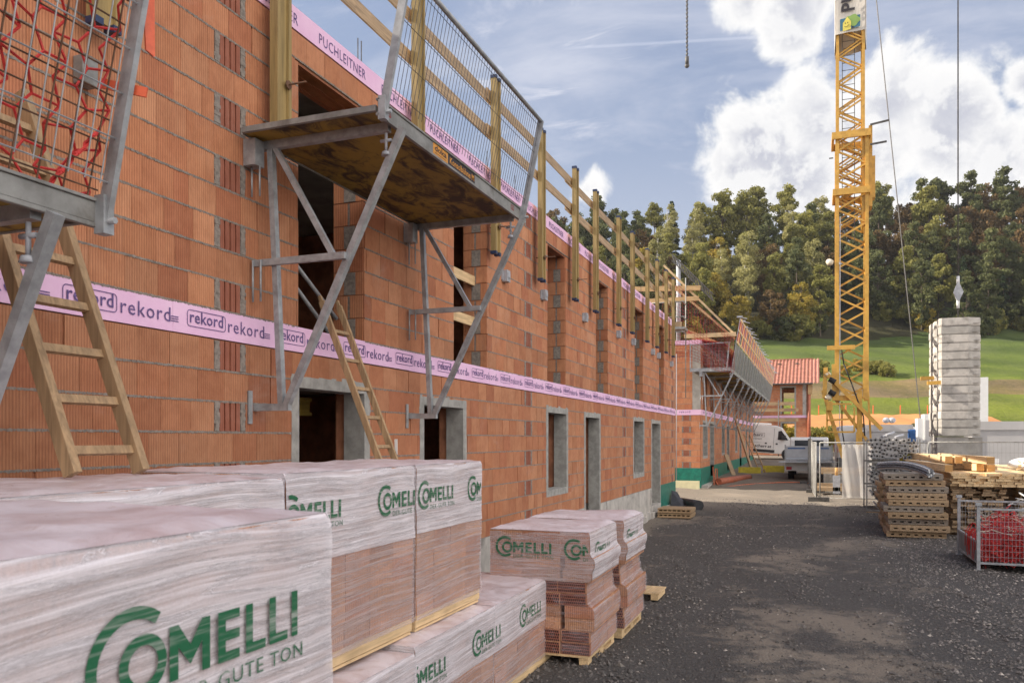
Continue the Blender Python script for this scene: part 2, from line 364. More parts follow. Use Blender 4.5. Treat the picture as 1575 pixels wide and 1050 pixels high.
h = mth(t, 'MULTIPLY', h, mth(t, 'SUBTRACT', 1.0, mth(t, 'MULTIPLY', worn, 0.65)))
bump(t, b, mth(t, 'ADD', h, mth(t, 'MULTIPLY', nm, 0.8)), 1.0, 0.03)
plain('stone_grey', (0.13, 0.12, 0.115), 0.9, 0, 0.4, 9, 0.4, 60)

m, t, b, o, v = newmat('meadow')
at = t.nodes.new('ShaderNodeAttribute'); at.attribute_name = 'tint'
n = noise(t, v, 0.12, 6, 0.65, 0.5); nf = noise(t, v, 1.6, 6, 0.75)
c = mixc(t, rng(t, n, 0.35, 0.7), at.outputs[0], mixc(t, 1.0, at.outputs[0], (0.62, 0.72, 0.5), 'MULTIPLY'))
c = mixc(t, mth(t, 'MULTIPLY', rng(t, nf, 0.42, 0.72), 0.45), c, mixc(t, 1.0, at.outputs[0], (1.55, 1.4, 1.1), 'MULTIPLY'))
t.links.new(c, b.inputs['Base Color']); b.inputs['Roughness'].default_value = 0.95; b.inputs['Specular IOR Level'].default_value = 0.15
bump(t, b, nf, 1.0, 0.5)

def leaf(name, c1, c2, c3):
    m, t, b, o, v = newmat(name)
    gi = t.nodes.new('ShaderNodeNewGeometry')
    n = noise(t, v, 0.45, 4, 0.6)
    oi = t.nodes.new('ShaderNodeObjectInfo')
    c = mixc(t, rng(t, n, 0.35, 0.65), c1, c2)
    c = mixc(t, mth(t, 'MULTIPLY', rng(t, gi.outputs['Random Per Island'], 0.55, 1.0), 0.7), c, c3)
    c = mixc(t, mth(t, 'MULTIPLY', oi.outputs['Random'], 0.5), c, tuple(x * 0.6 for x in c1))
    b.inputs['Roughness'].default_value = 0.75; b.inputs['Specular IOR Level'].default_value = 0.25
    t.links.new(c, b.inputs['Base Color'])
    tl = t.nodes.new('ShaderNodeBsdfTranslucent'); t.links.new(c, tl.inputs[0])
    mx = t.nodes.new('ShaderNodeMixShader'); mx.inputs[0].default_value = 0.38
    t.links.new(b.outputs[0], mx.inputs[1]); t.links.new(tl.outputs[0], mx.inputs[2]); t.links.new(mx.outputs[0], o.inputs[0])
leaf('leaf_dark', (0.10, 0.12, 0.048), (0.14, 0.15, 0.055), (0.20, 0.19, 0.07))
leaf('leaf_green', (0.22, 0.22, 0.06), (0.28, 0.265, 0.07), (0.38, 0.33, 0.09))
leaf('leaf_birch', (0.31, 0.30, 0.12), (0.38, 0.35, 0.14), (0.48, 0.43, 0.17))
leaf('leaf_yellow', (0.34, 0.27, 0.045), (0.42, 0.29, 0.045), (0.24, 0.23, 0.045))
leaf('leaf_russet', (0.19, 0.12, 0.05), (0.14, 0.105, 0.045), (0.27, 0.15, 0.05))
leaf('leaf_fir', (0.035, 0.060, 0.028), (0.045, 0.07, 0.030), (0.065, 0.09, 0.035))

# ------------------------------------------------------------------ mesh helpers
class MB:
    def __init__(s): s.v = []; s.f = []; s.c = []; s.m = []; s.sm = []; s.col = (1, 1, 1); s.mi = 0; s.smooth = False
    def face(s, idx):
        s.f.append(idx); s.c.append(s.col); s.m.append(s.mi); s.sm.append(s.smooth)
    def quad(s, a, b, c, d):
        i = len(s.v); s.v += [tuple(a), tuple(b), tuple(c), tuple(d)]; s.face((i, i + 1, i + 2, i + 3)); return s
    def tri(s, a, b, c):
        i = len(s.v); s.v += [tuple(a), tuple(b), tuple(c)]; s.face((i, i + 1, i + 2)); return s
    def box(s, x0, x1, y0, y1, z0, z1):
        i = len(s.v)
        s.v += [(x0, y0, z0), (x1, y0, z0), (x1, y1, z0), (x0, y1, z0), (x0, y0, z1), (x1, y0, z1), (x1, y1, z1), (x0, y1, z1)]
        for q in ((0, 3, 2, 1), (4, 5, 6, 7), (0, 1, 5, 4), (1, 2, 6, 5), (2, 3, 7, 6), (3, 0, 4, 7)): s.face(tuple(i + k for k in q))
        return s
    def bar(s, p, q, w=0.05, h=None, up=(0, 0, 1)):
        p, q = Vector(p), Vector(q); h = h or w
        d = (q - p)
        if d.length < 1e-6: return s
        d.normalize(); u = Vector(up)
        if abs(d.dot(u)) > 0.98: u = Vector((0, 1, 0))
        sx = d.cross(u).normalized(); sy = sx.cross(d).normalized()
        i = len(s.v)
        for o in (p, q):
            for a, b in ((-1, -1), (1, -1), (1, 1), (-1, 1)): s.v.append(tuple(o + sx * (a * w / 2) + sy * (b * h / 2)))
        for k in ((0, 1, 5, 4), (1, 2, 6, 5), (2, 3, 7, 6), (3, 0, 4, 7), (3, 2, 1, 0), (4, 5, 6, 7)): s.face(tuple(i + x for x in k))
        return s
    def tube(s, p, q, r=0.02, n=8, r2=None, caps=True):
        p, q = Vector(p), Vector(q); d = q - p
        if d.length < 1e-6: return s
        r2 = r if r2 is None else r2
        d.normalize(); u = Vector((0, 0, 1)) if abs(d.z) < 0.9 else Vector((1, 0, 0))
        a = d.cross(u).normalized(); b = a.cross(d)
        i = len(s.v)
        for o, rr in ((p, r), (q, r2)):
            for k in range(n):
                t = 2 * math.pi * k / n; s.v.append(tuple(o + (a * math.cos(t) + b * math.sin(t)) * rr))
        sm = s.smooth; s.smooth = n > 5
        for k in range(n): s.face((i + k, i + (k + 1) % n, i + n + (k + 1) % n, i + n + k))
        s.smooth = sm
        if caps: s.face(tuple(i + k for k in range(n))[::-1]); s.face(tuple(i + n + k for k in range(n)))
        return s
    def path(s, pts, r=0.01, n=6):
        for a, b in zip(pts[:-1], pts[1:]): s.tube(a, b, r, n)
        return s
    def prism(s, poly, axis, a0, a1):
        def P3(p, a): return {'x': (a, p[0], p[1]), 'y': (p[0], a, p[1]), 'z': (p[0], p[1], a)}[axis]
        i = len(s.v); n = len(poly)
        s.v += [P3(p, a0) for p in poly] + [P3(p, a1) for p in poly]
        s.face(tuple(range(i, i + n))[::-1]); s.face(tuple(range(i + n, i + 2 * n)))
        for k in range(n): s.face((i + k, i + (k + 1) % n, i + n + (k + 1) % n, i + n + k))
        return s
    def blob(s, c, rx, ry, rz, nu=10, nv=7, jit=0.0, rnd=None):
        i = len(s.v); sm = s.smooth; s.smooth = True
        for a in range(nv + 1):
            ph = math.pi * a / nv
            for k in range(nu):
                t = 2 * math.pi * k / nu; j = 1 + (rnd.uniform(-jit, jit) if rnd else 0)
                s.v.append((c[0] + rx * math.sin(ph) * math.cos(t) * j, c[1] + ry * math.sin(ph) * math.sin(t) * j, c[2] + rz * math.cos(ph) * j))
        for a in range(nv):
            for k in range(nu):
                s.face((i + a * nu + k, i + a * nu + (k + 1) % nu, i + (a + 1) * nu + (k + 1) % nu, i + (a + 1) * nu + k))
        s.smooth = sm
        return s
    def stamp(s, vf, mat):
        i = len(s.v); vs, fs = vf
        s.v += [tuple(mat @ Vector(p)) for p in vs]
        for f in fs: s.face(tuple(i + k for k in f))
        return s
    def build(s, name, mat, parent=None, bevel=0.0):
        off = Vector(parent.location) if parent is not None else Vector((0, 0, 0))
        if parent is not None and parent.parent is not None: off = off + Vector(parent.parent.location)
        me = bpy.data.meshes.new(name)
        vs = [(p[0] - off.x, p[1] - off.y, p[2] - off.z) for p in s.v]
        me.from_pydata(vs, [], s.f)
        mats = mat if isinstance(mat, (list, tuple)) else [mat]
        for x in mats: me.materials.append(MATS[x])
        if len(mats) > 1: me.polygons.foreach_set('material_index', s.m)
        if any(s.sm): me.polygons.foreach_set('use_smooth', s.sm)
        if any(c != (1, 1, 1) for c in s.c):
            at = me.color_attributes.new('tint', 'FLOAT_COLOR', 'CORNER')
            ln = np.array([len(f) for f in s.f]); cc = np.array([(*c, 1.0) for c in s.c], dtype=np.float32)
            at.data.foreach_set('color', np.repeat(cc, ln, axis=0).ravel())
        me.update()
        o = bpy.data.objects.new(name, me); COL.objects.link(o)
        if parent is not None: o.parent = parent
        if bevel:
            bm = o.modifiers.new('bevel', 'BEVEL'); bm.width = bevel; bm.segments = 2; bm.limit_method = 'ANGLE'
        return o

def tag(o, label=None, cat=None, group=None, kind=None):
    for k, x in (('label', label), ('category', cat), ('group', group), ('kind', kind)):
        if x: o[k] = x
    return o
def thing(name, label, cat, loc=(0, 0, 0), group=None, kind=None):
    o = bpy.data.objects.new(name, None); COL.objects.link(o); o.location = loc; o.empty_display_size = 0.2
    return tag(o, label, cat, group, kind)
def copy_tree(o, parent=None):
    c = o.copy(); COL.objects.link(c)
    if parent is not None: c.parent = parent
    for ch in list(o.children): copy_tree(ch, c)
    return c
def place_copy(src, loc, rz=0, label=None, scale=None):
    c = copy_tree(src); c.location = loc; c.rotation_euler = (0, 0, rz)
    if label: c['label'] = label
    if scale: c.scale = scale
    return c

_tc = {}
def text_mesh(s, size=1.0, bold=0.0, align='LEFT', spacing=1.0, res=2):
    key = (s, size, bold, align, spacing)
    if key not in _tc:
        cu = bpy.data.curves.new('lettering', 'FONT'); cu.body = s; cu.size = size; cu.offset = bold; cu.align_x = align
        cu.space_character = spacing; cu.resolution_u = res
        ob = bpy.data.objects.new('lettering', cu); COL.objects.link(ob)
        bpy.context.view_layer.update()
        me = bpy.data.meshes.new_from_object(ob.evaluated_get(bpy.context.evaluated_depsgraph_get()))
        _tc[key] = ([tuple(v.co) for v in me.vertices], [tuple(p.vertices) for p in me.polygons])
        bpy.data.objects.remove(ob); bpy.data.curves.remove(cu); bpy.data.meshes.remove(me)
    return _tc[key]
def fit(vf, w=None, h=None):                     # scale a text mesh to a width and cap height, origin at lower left
    xs = [p[0] for p in vf[0]]; ys = [p[1] for p in vf[0]]
    x0, x1, y0, y1 = min(xs), max(xs), min(ys), max(ys)
    sx = w / (x1 - x0) if w else None; sy = h / (y1 - y0) if h else None
    sx = sx or sy; sy = sy or sx
    return ([((p[0] - x0) * sx, (p[1] - y0) * sy, 0) for p in vf[0]], vf[1])
def face_px(x, y, z):    # frame for marks on a face that looks towards +X: local x -> +Y
    return Matrix(((0, 0, 1, x), (1, 0, 0, y), (0, 1, 0, z), (0, 0, 0, 1)))
def face_ny(x, y, z):    # frame for marks on a face that looks towards -Y: local x -> +X
    return Matrix(((1, 0, 0, x), (0, 0, -1, y), (0, 1, 0, z), (0, 0, 0, 1)))
# ------------------------------------------------------------------ terrain
TC, TS = math.cos(TH), math.sin(TH)
def ts2xy(t, s): return (s * TC - t * TS, s * TS + t * TC)
def xy2ts(x, y): return (-x * TS + y * TC, x * TC + y * TS)
_gt = [-400, 22, 32, 38, 50, 65, 75, 84, 90, 95, 104, 111, 118, 127, 135, 155, 175, 205, 235, 300, 700]
_gz = [0, 0, .18, .42, .55, .8, 1.0, 1.2, 1.9, 3.05, 5.3, 7.0, 8.7, 11.3, 13.2, 18.6, 24.2, 38.5, 53.5, 66, 90]
def gz(t): return float(np.interp(t, _gt, _gz))
def ground_z(x, y): return gz(xy2ts(x, y)[0])
rnd = random.Random(3)
def sheet(name, ts, ss, mat, tint=None, bumpf=None, kind='structure'):
    mb = MB(); mb.smooth = True
    for t in ts:
        for s in ss:
            x, y = ts2xy(t, s); z = gz(t)
            if bumpf: z += bumpf(t, s, x, y)
            mb.v.append((x, y, z))
    n = len(ss)
    for i in range(len(ts) - 1):
        for j in range(n - 1):
            if tint: mb.col = tint((ts[i] + ts[i + 1]) / 2, (ss[j] + ss[j + 1]) / 2)
            mb.face((i * n + j, i * n + j + 1, (i + 1) * n + j + 1, (i + 1) * n + j))
    o = mb.build(name, mat); tag(o, kind=kind); return o
def frange(a, b, st):
    return [a + st * i for i in range(int(round((b - a) / st)) + 1)]
def gbump(t, s, x, y):
    if not (1 < t < 50 and abs(s) < 22): return 0
    rut = -.03 * (math.exp(-((x + 1.35 - .2 * math.sin(y * .3)) / .22) ** 2) + math.exp(-((x - .35 - .2 * math.sin(y * .3)) / .22) ** 2)) if 5 < y < 45 else 0
    return rut + 0.022 * math.sin(x * 2.1 + math.sin(y * 0.8)) * math.sin(y * 1.3 + x) + 0.012 * math.sin(x * 5.3 + y * 3.1)
ts_ = [-400, -120, -30, -6] + frange(0, 40, 0.4) + [45, 50, 55, 60, 65, 70, 75, 80]
ss_ = [-400, -150, -60, -34] + frange(-20, 24, 0.4) + [34, 60, 150, 400]
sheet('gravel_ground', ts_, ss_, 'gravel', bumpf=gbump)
def mtint(t, s):
    j = 1 + 0.12 * math.sin(s * 0.23 + t * 0.4)
    if t < 90: return (0.10 * j, 0.115 * j, 0.04)
    if t < 118: return (0.165 * j, 0.19 * j, 0.038)
    if t < 127.5: return (0.21 * j, 0.155 * j, 0.09)
    if t < 131: return (0.15 * j, 0.18 * j, 0.04)
    if t < 172 + 22 * math.exp(-((s - 110) / 14) ** 2) + 3: k_ = min(1, max(0, (t - 136) / 45)); return ((0.13 - .055 * k_) * j, (0.165 - .06 * k_) * j, 0.038)  # deeper green uphill, with partial cloud shade put into the tint
    return (0.05, 0.045, 0.025)
def mb_(t, s, x, y):
    return 0 if t < 84 else 0.35 * math.sin(s * 0.11 + t * 0.05) + (0.12 * math.sin(s * 0.9) * math.sin(t * 0.8)) + 0.15 * math.sin(s * .37 + 2)
sheet('meadow_hill', [80, 84, 87, 90] + frange(92, 200, 1.5) + frange(204, 300, 6) + [340, 420, 700], [-700, -300, -120] + frange(-80, 170, 2.5) + [220, 400, 800], 'meadow', mtint, mb_)

# loose stones on the gravel
def stones(name, n, area, smin, smax, mat, seed, dens=None):
    r = random.Random(seed); mb = MB(); k = 0
    while k < n:
        x = r.uniform(area[0], area[1]); y = area[2] + (area[3] - area[2]) * r.random() ** 1.5
        if dens and r.random() > dens(x, y): continue
        k += 1
        s = r.uniform(smin, smax) * (1 if r.random() < 0.93 else 1.7); z = ground_z(x, y) + gbump(*xy2ts(x, y), x, y) + s * 0.12
        pts = []
        a0 = r.uniform(0, 6)
        sx, sy, sz = s * r.uniform(.7, 1.2), s * r.uniform(.5, .9), s * r.uniform(.3, .6)
        for q in range(4):
            a = a0 + q * math.pi / 2 + r.uniform(-.4, .4); pts.append((x + sx * math.cos(a) * .5, y + sy * math.sin(a) * .5, z - s * .15 + r.uniform(-.1, .15) * s))
        top = (x + r.uniform(-.15, .15) * s, y + r.uniform(-.15, .15) * s, z + sz * .6)
        i = len(mb.v); mb.v += pts + [top]
        g = r.uniform(.55, 1.5) * (1.45 if x > 1.1 + .4 * math.sin(y) else 1.1); mb.col = (0.110 * g, 0.098 * g, 0.090 * g) if r.random() < .95 else (0.26 * g, 0.23 * g, 0.2 * g)
        for q in range(4): mb.face((i + q, i + (q + 1) % 4, i + 4))
    o = mb.build(name, mat); return tag(o, kind='stuff', label='grey crushed stones scattered over the dark gravel', cat='gravel')
m, t, b, o, v = newmat('stones')
at = t.nodes.new('ShaderNodeAttribute'); at.attribute_name = 'tint'; t.links.new(at.outputs[0], b.inputs['Base Color']); b.inputs['Roughness'].default_value = 0.9
def sdens(x, y):
    d = 0.16
    d += 0.8 * math.exp(-((x - 1.7 + 0.25 * math.sin(y)) / .75) ** 2) * (1 if y > 6 else .5)
    d += 0.75 * math.exp(-((x + 1.9 - 0.3 * math.sin(y * .7)) / .9) ** 2)
    d += 0.9 * math.exp(-((x - 2.7) / .8) ** 2)
    d += 0.5 * math.exp(-((x + .2) / .35) ** 2) * (1 if y > 12 else 0)
    return d * (0.6 + 0.4 * math.sin(x * 3 + y * 2.2) ** 2)
stones('loose_stones', 38000, (-4.2, 6.0, 4.0, 30.0), 0.018, 0.055, 'stones', 11, sdens)
# dry leaves and scraps
# ------------------------------------------------------------------ brick walls
def subtract(rect, holes):
    out = [rect]
    for h in holes:
        nxt = []
        for a0, a1, b0, b1 in out:
            if h[1] <= a0 + 1e-4 or h[0] >= a1 - 1e-4 or h[3] <= b0 + 1e-4 or h[2] >= b1 - 1e-4: nxt.append((a0, a1, b0, b1)); continue
            if h[2] > b0: nxt.append((a0, a1, b0, h[2]))
            if h[3] < b1: nxt.append((a0, a1, h[3], b1))
            lo, hi = max(b0, h[2]), min(b1, h[3])
            if h[0] > a0: nxt.append((a0, h[0], lo, hi))
            if h[1] < a1: nxt.append((h[1], a1, lo, hi))
        out = nxt
    return [q for q in out if q[1] - q[0] > 0.02 and q[3] - q[2] > 0.02]
PAL = [(0.565, 0.250, 0.127), (0.55, 0.236, 0.115), (0.58, 0.266, 0.138), (0.54, 0.226, 0.112), (0.595, 0.284, 0.150), (0.50, 0.196, 0.099), (0.565, 0.256, 0.130)]
def plane_pt(axis, fixed, out):
    if axis == 'Y': return lambda a, z, d: (fixed + out * d, a, z)
    return lambda a, z, d: (a, fixed + out * d, z)
def raised(mb, pt, a0, a1, z0, z1, d0, d1):
    i = len(mb.v)
    mb.v += [pt(a0, z0, d1), pt(a1, z0, d1), pt(a1, z1, d1), pt(a0, z1, d1), pt(a0, z0, d0), pt(a1, z0, d0), pt(a1, z1, d0), pt(a0, z1, d0)]
    for q in ((0, 1, 2, 3), (0, 4, 5, 1), (1, 5, 6, 2), (2, 6, 7, 3), (3, 7, 4, 0)): mb.face(tuple(i + k for k in q))
def brick_face(mb, mo, axis, fixed, out, a0, a1, z0, nc, ch, holes, teeth=(), seed=1, blen=0.30, dark=None, fine=None, mj=1.0, headj=0.05):
    r = random.Random(seed); pt = plane_pt(axis, fixed, out); DB = 0.012
    for k in range(nc):
        zb = z0 + k * ch; zt = zb + ch
        hl = list(holes)
        if k % 2 == 0:
            for T in teeth: hl.append((T - .19, T + .19, zb - .01, zt + .01))
        a = a0 - r.uniform(0, blen) if seed else a0
        a = a0 - (k % 2) * blen * 0.5 - r.uniform(0, .04)
        while a < a1:
            L = blen * (1 if r.random() < .86 else r.uniform(.45, .8)); b = a + L
            gap = 0.0035 if r.random() > headj else 0.02
            for q in subtract((max(a, a0), min(b, a1) - gap, zb + .0055, zt - .0055), hl):
                p = PAL[min(6, int(r.random() ** 1.2 * 7))]
                f = r.uniform(.92, 1.06)
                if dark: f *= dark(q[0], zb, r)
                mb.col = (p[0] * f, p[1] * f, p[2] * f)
                raised(mb, pt, *q, 0, DB + r.uniform(-.0015, .002))
            a = b
        # squeezed-out mortar of the bed joint
        if mo is not None:
            a = a0; lo = zb - .006; hi = zb + .006; tk = 0
            pl, ph = lo, hi
            while a < a1 - 1e-3:
                st = (fine(a) if fine else .3); b = min(a + st, a1)
                tk += 1; jl, jh = lo - (r.random() ** 2 * .006 + (tk % 2) * .005 * r.random()) * mj, hi + r.random() ** 3 * .005 * mj
                mid = (a + b) / 2
                if not any(h[0] - .01 < mid < h[1] + .01 and h[2] - .001 < zb < h[3] + .001 for h in holes):
                    dd = DB + .001 + r.random() * .004 * mj
                    mo.quad(pt(a, pl, dd), pt(b, jl, dd), pt(b, jh, dd), pt(a, ph, dd))
                    mo.quad(pt(a, pl, dd), pt(b, jl, dd), pt(b, jl, 0), pt(a, pl, 0))
                    mo.quad(pt(a, ph, dd), pt(b, jh, dd), pt(b, jh, 0), pt(a, ph, 0))
                pl, ph = jl, jh; a = b
        for T in teeth:
            if k % 2 == 0 and a0 < T < a1 and not any(h[0] - .2 < T < h[1] + .2 and h[2] < zb + .1 < h[3] for h in holes):
                mb.col = (.36, .135, .085)
                for j in range(4): raised(mb, pt, T - .125 + j * .066, T - .125 + j * .066 + .045, zb + .008, zt - .008, -.004, DB + .002)
                if mo is not None:
                    for sgn in (-1, 1):
                        e = T + sgn * .155; zz = zb + .01
                        while zz < zt - .012:
                            z2 = min(zz + .03, zt - .008); w = .022 + r.random() * .016
                            raised(mo, pt, e - w, e + w, zz, z2, 0, DB + .002 + r.random() * .004); zz = z2
def wall_solid(mb, axis, front, thick, a0, a1, z0, z1, holes):
    """solid wall behind the brick face, cut by its openings; front = outer coordinate, thickness towards the inside"""
    for q in subtract((a0, a1, z0, z1), holes):
        lo, hi = sorted((front, front + thick))
        if axis == 'Y': mb.box(lo, hi, q[0], q[1], q[2], q[3])
        else: mb.box(q[0], q[1], lo, hi, q[2], q[3])

# ------------------------------------------------------------------ building one: the long two-storey shell on the left
WX = -4.5
b1 = thing('brick_house', 'long unfinished red brick house shell in the foreground with two pink insulation strips', 'building', (-4.5, 27.8, 0))
Y0, Y1 = -9.0, 27.75
UP = [(6.31, 7.48, 3.34, 5.80), (9.75, 10.91, 3.34, 5.80), (13.75, 14.87, 3.34, 5.80), (17.15, 18.24, 3.34, 5.80), (21.18, 22.3, 3.34, 5.80), (24.75, 25.6, 3.34, 5.80), (-2.6, -1.4, 3.34, 5.8)]
GR = [(6.32, 7.48, .34, 2.78), (8.88, 10.05, .34, 2.72), (13.79, 14.92, 1.38, 2.78), (16.31, 17.45, .34, 2.76), (21.12, 22.36, 1.38, 2.78), (23.62, 24.9, .34, 2.76), (-1.5, -.4, .34, 2.76)]
ZB, ZL, ZU, ZT = .87, 3.10, 3.34, 6.07
CH = (ZL - ZB) / 9; CHU = (ZT - ZU) / 11
TEETH = (-1.9, 5.38, 12.72, 19.95, 27.2)
fr = MB(); mo = MB()
FR = [(g[0] - .11, g[1] + .11, g[2] - (.11 if g[2] > 1 else 0), g[3] + .10) for g in GR]     # plastered frames replace bricks
def fine1(a): return .06 if a < 2.5 else .011 if a < 8.5 else (.03 if a < 15 else .08)
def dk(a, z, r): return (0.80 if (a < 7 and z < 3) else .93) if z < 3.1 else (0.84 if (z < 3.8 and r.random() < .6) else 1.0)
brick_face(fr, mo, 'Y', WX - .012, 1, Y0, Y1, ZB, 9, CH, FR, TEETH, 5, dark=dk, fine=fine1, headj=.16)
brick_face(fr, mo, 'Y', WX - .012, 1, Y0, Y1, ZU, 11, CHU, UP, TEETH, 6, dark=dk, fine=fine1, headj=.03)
# gable ends
brick_face(fr, mo, 'X', Y1 + .0, 1, -14.5, WX - .013, ZB, 9, CH, [], (), 7)
brick_face(fr, mo, 'X', Y1 + .0, 1, -14.5, WX - .013, ZU, 11, CHU, [], (), 8)
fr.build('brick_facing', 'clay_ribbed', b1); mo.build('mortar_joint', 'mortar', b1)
sol = MB()
wall_solid(sol, 'Y', WX - .013, -.36, Y0, Y1 - .37, ZB, 6.06, UP + [(g[0] - .035, g[1] + .035, g[2] - .03, g[3] + .03) for g in GR] + [(Y0, Y1, ZL, ZU)])
sol.build('front_wall', 'inner_brick', b1)
sol = MB(); sol.box(-14.5, WX - .013, Y1 - .36, Y1, ZB, ZL); sol.box(-14.5, WX - .013, Y1 - .36, Y1, ZU, 6.06)
sol.box(-14.5, -4.9, Y0, Y0 + .36, ZB, 6.06); sol.box(-14.8, -14.52, Y0, Y1, 0, 6.06); sol.build('gable_wall', 'inner_brick', b1)
sol = MB()
for T in TEETH[:-1]: sol.box(-14.4, -4.9, T - .1, T + .1, .36, 3.09); sol.box(-14.4, -4.9, T - .1, T + .1, 3.35, 6.05)
sol.box(-9.6, -9.4, Y0 + .4, Y1 - .4, .36, 3.09); sol.box(-9.6, -9.4, Y0 + .4, Y1 - .4, 3.35, 6.05); sol.build('party_wall', 'inner_brick', b1)
fl = MB(); fl.box(-14.5, WX - .05, Y0, Y1 - .005, 3.102, 3.338); fl.build('floor_slab', 'concrete', b1)
fl = MB(); fl.box(-14.5, WX - .05, Y0, Y1 - .005, 6.072, 6.275); fl.build('roof_slab', 'concrete', b1)
fl = MB(); fl.box(-14.5, -4.9, Y0, Y1 - .4, .02, .335); fl.build('ground_slab', 'inner_floor', b1)
# plinth, cut by the doors
pl = MB()
for q in subtract((Y0, Y1, .33, .868), [(g[0] - .11, g[1] + .11, 0, 1) for g in GR if g[2] < 1]): pl.box(WX - .36, WX + .006, q[0], q[1], .28, q[3])
pl.box(WX - .36, WX + .012, Y0, Y1, -.1, .335)
yy = 2.0
rr = random.Random(8)
while yy < 27.7:
    y2 = min(yy + rr.uniform(.35, .8), 27.7); pl.box(WX, WX + rr.uniform(.07, .13), yy, y2, -.1, .13 + rr.uniform(0, .07)); yy = y2 + .003
pl.box(-14.5, WX - .36, Y1 - .33, Y1 + .008, -.1, .868)
pl.build('plinth', 'concrete_pale', b1)
gc = MB(); gc.box(WX + .004, WX + .018, 25.02, Y1 + .012, .17, .875); gc.box(-14, WX + .018, Y1 + .009, Y1 + .022, .17, .875); gc.build('waterproof_coat', 'green_coat', b1)
# plaster linings of the ground floor openings
def surround(g, seed):
    r = random.Random(seed); mb = MB(); a0, a1, z0, z1 = g; pt = plane_pt('Y', WX, 1)
    win = z0 > 1
    D = -.25
    def slab(a, b, c, d): raised(mb, pt, a, b, c, d, D, .004)
    slab(a0 - .11, a0, z0, z1 + .10); slab(a1, a1 + .11, z0, z1 + .10); slab(a0, a1, z1, z1 + .10)
    if win: slab(a0 - .11, a1 + .11, z0 - .12, z0)
    # uneven trowelled edge
    for (p, q, hor) in ((a0 - .11, a1 + .11, 1), (z0, z1 + .1, 0), (z0, z1 + .1, 2)):
        u = p
        while u < q - .01:
            v = min(u + r.uniform(.05, .14), q); e = r.random() ** 2 * .035
            if hor == 1: raised(mb, pt, u, v, z1 + .099, z1 + .10 + e, -.012, .003)
            elif hor == 0: raised(mb, pt, a0 - .11 - e * .5, a0 - .109, u, v, -.012, .003)
            else: raised(mb, pt, a1 + .109, a1 + .11 + e * .5, u, v, -.012, .003)
            u = v
    return mb
for i, g in enumerate(GR):
    surround(g, i).build('window_surround' if g[2] > 1 else 'door_surround', 'plaster', b1)
# reveals of the upper openings: ribbed brick outside, cement in the tooth gaps
r = random.Random(4)
for a0, a1, z0, z1 in UP:
    for e, sg in ((a1, -1), (a0, 1)):
        rv = MB(); rc = MB()
        for k in range(10):
            zb = z0 + k * CHU; zt = min(zb + CHU, z1)
            if zb > z1 - .05: break
            p = PAL[r.randrange(7)]; rv.col = p
            def rb(x0, x1, dpt, mbx):
                y_a, y_b = sorted((e, e + sg * dpt)); mbx.box(x0, x1, y_a, y_b, zb + .007, zt - .006)
            if k % 2 == 0: rb(-4.513, -4.60, .010, rv); rb(-4.603, -4.74, .016, rc); rb(-4.743, -4.872, .010, rv)
            else: rb(-4.513, -4.67, .010, rv); rb(-4.673, -4.70, .004, rc); rb(-4.703, -4.872, .010, rv)
        rc.build('reveal_cement', 'mortar', rv.build('reveal_brick', 'clay_ribbed', b1))
# lintels: brick U-shells seen from below over the upper openings
for a0, a1, z0, z1 in UP:
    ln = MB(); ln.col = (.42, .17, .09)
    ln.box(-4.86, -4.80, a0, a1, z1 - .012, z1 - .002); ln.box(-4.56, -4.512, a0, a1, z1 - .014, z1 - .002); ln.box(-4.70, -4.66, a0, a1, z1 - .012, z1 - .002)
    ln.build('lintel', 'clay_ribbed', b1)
# insulation strips with printing
def pink_strip(name, parent, x, ya, yb, z0, z1, seed, joints=1.25):
    mb = MB(); r = random.Random(seed); y = ya
    while y < yb:
        y2 = min(y + joints, yb); mb.box(x, x + .014 + r.uniform(0, .004), y, y2 - .002, z0 + r.uniform(0, .006), z1 + r.uniform(-.004, .006)); y = y2
    return mb.build(name, 'pink_foam', parent)
pink_strip('insulation_strip', b1, WX - .014, Y0, Y1, 3.105, 3.338, 1)
pink_strip('insulation_strip', b1, WX - .014, Y0, Y1, 6.075, 6.285, 2)
sl = MB(); sl.box(-14.5, WX - .02, Y1 - .004, Y1 + .012, 3.105, 3.335); sl.box(-14.5, WX - .02, Y1 - .004, Y1 + .012, 6.075, 6.28); sl.build('insulation_strip', 'pink_foam', b1)
prt = MB(); XT = WX + .0065
t_out = fit(text_mesh('rekord', 1, .012, spacing=1.05), w=.37); t_big = fit(text_mesh('rekord', 1, 0.0, spacing=1.12), w=.46)
def ring(mb, y0, y1, z0, z1, w, x, rad=.03, n=5):
    def outline(o):
        pts = []
        for cx, cz, a in ((y1 - rad, z1 - rad, 0), (y0 + rad, z1 - rad, 90), (y0 + rad, z0 + rad, 180), (y1 - rad, z0 + rad, 270)):
            for k in range(n):
                t = R(a + 90 * k / (n - 1)); pts.append((cx + (rad + o) * math.cos(t), cz + (rad + o) * math.sin(t)))
        return pts
    A, B = outline(0), outline(-w)
    for i in range(len(A)):
        j = (i + 1) % len(A); mb.quad((x, *A[i]), (x, *A[j]), (x, *B[j]), (x, *B[i]))
y = 3.80 - 1.09 * 5
k = 0
while y < 27:
    ring(prt, y, y + .43, 3.165, 3.295, .006, XT)
    prt.stamp(t_out, face_px(XT, y + .03, 3.195)); prt.stamp(t_big, face_px(XT, y + .46, 3.172))
    for q in range(3): prt.box(XT - .001, XT, y + .925, y + 1.0, 3.18 + q * .017, 3.187 + q * .017)
    y += 1.09
t_p = fit(text_mesh('PUCHLEITNER', 1, .0, spacing=1.1), w=.86, h=.10)
y = 6.64 - 1.2 * 9
while y < 27: prt.stamp(t_p, face_px(XT, y, 6.125)); y += 1.2
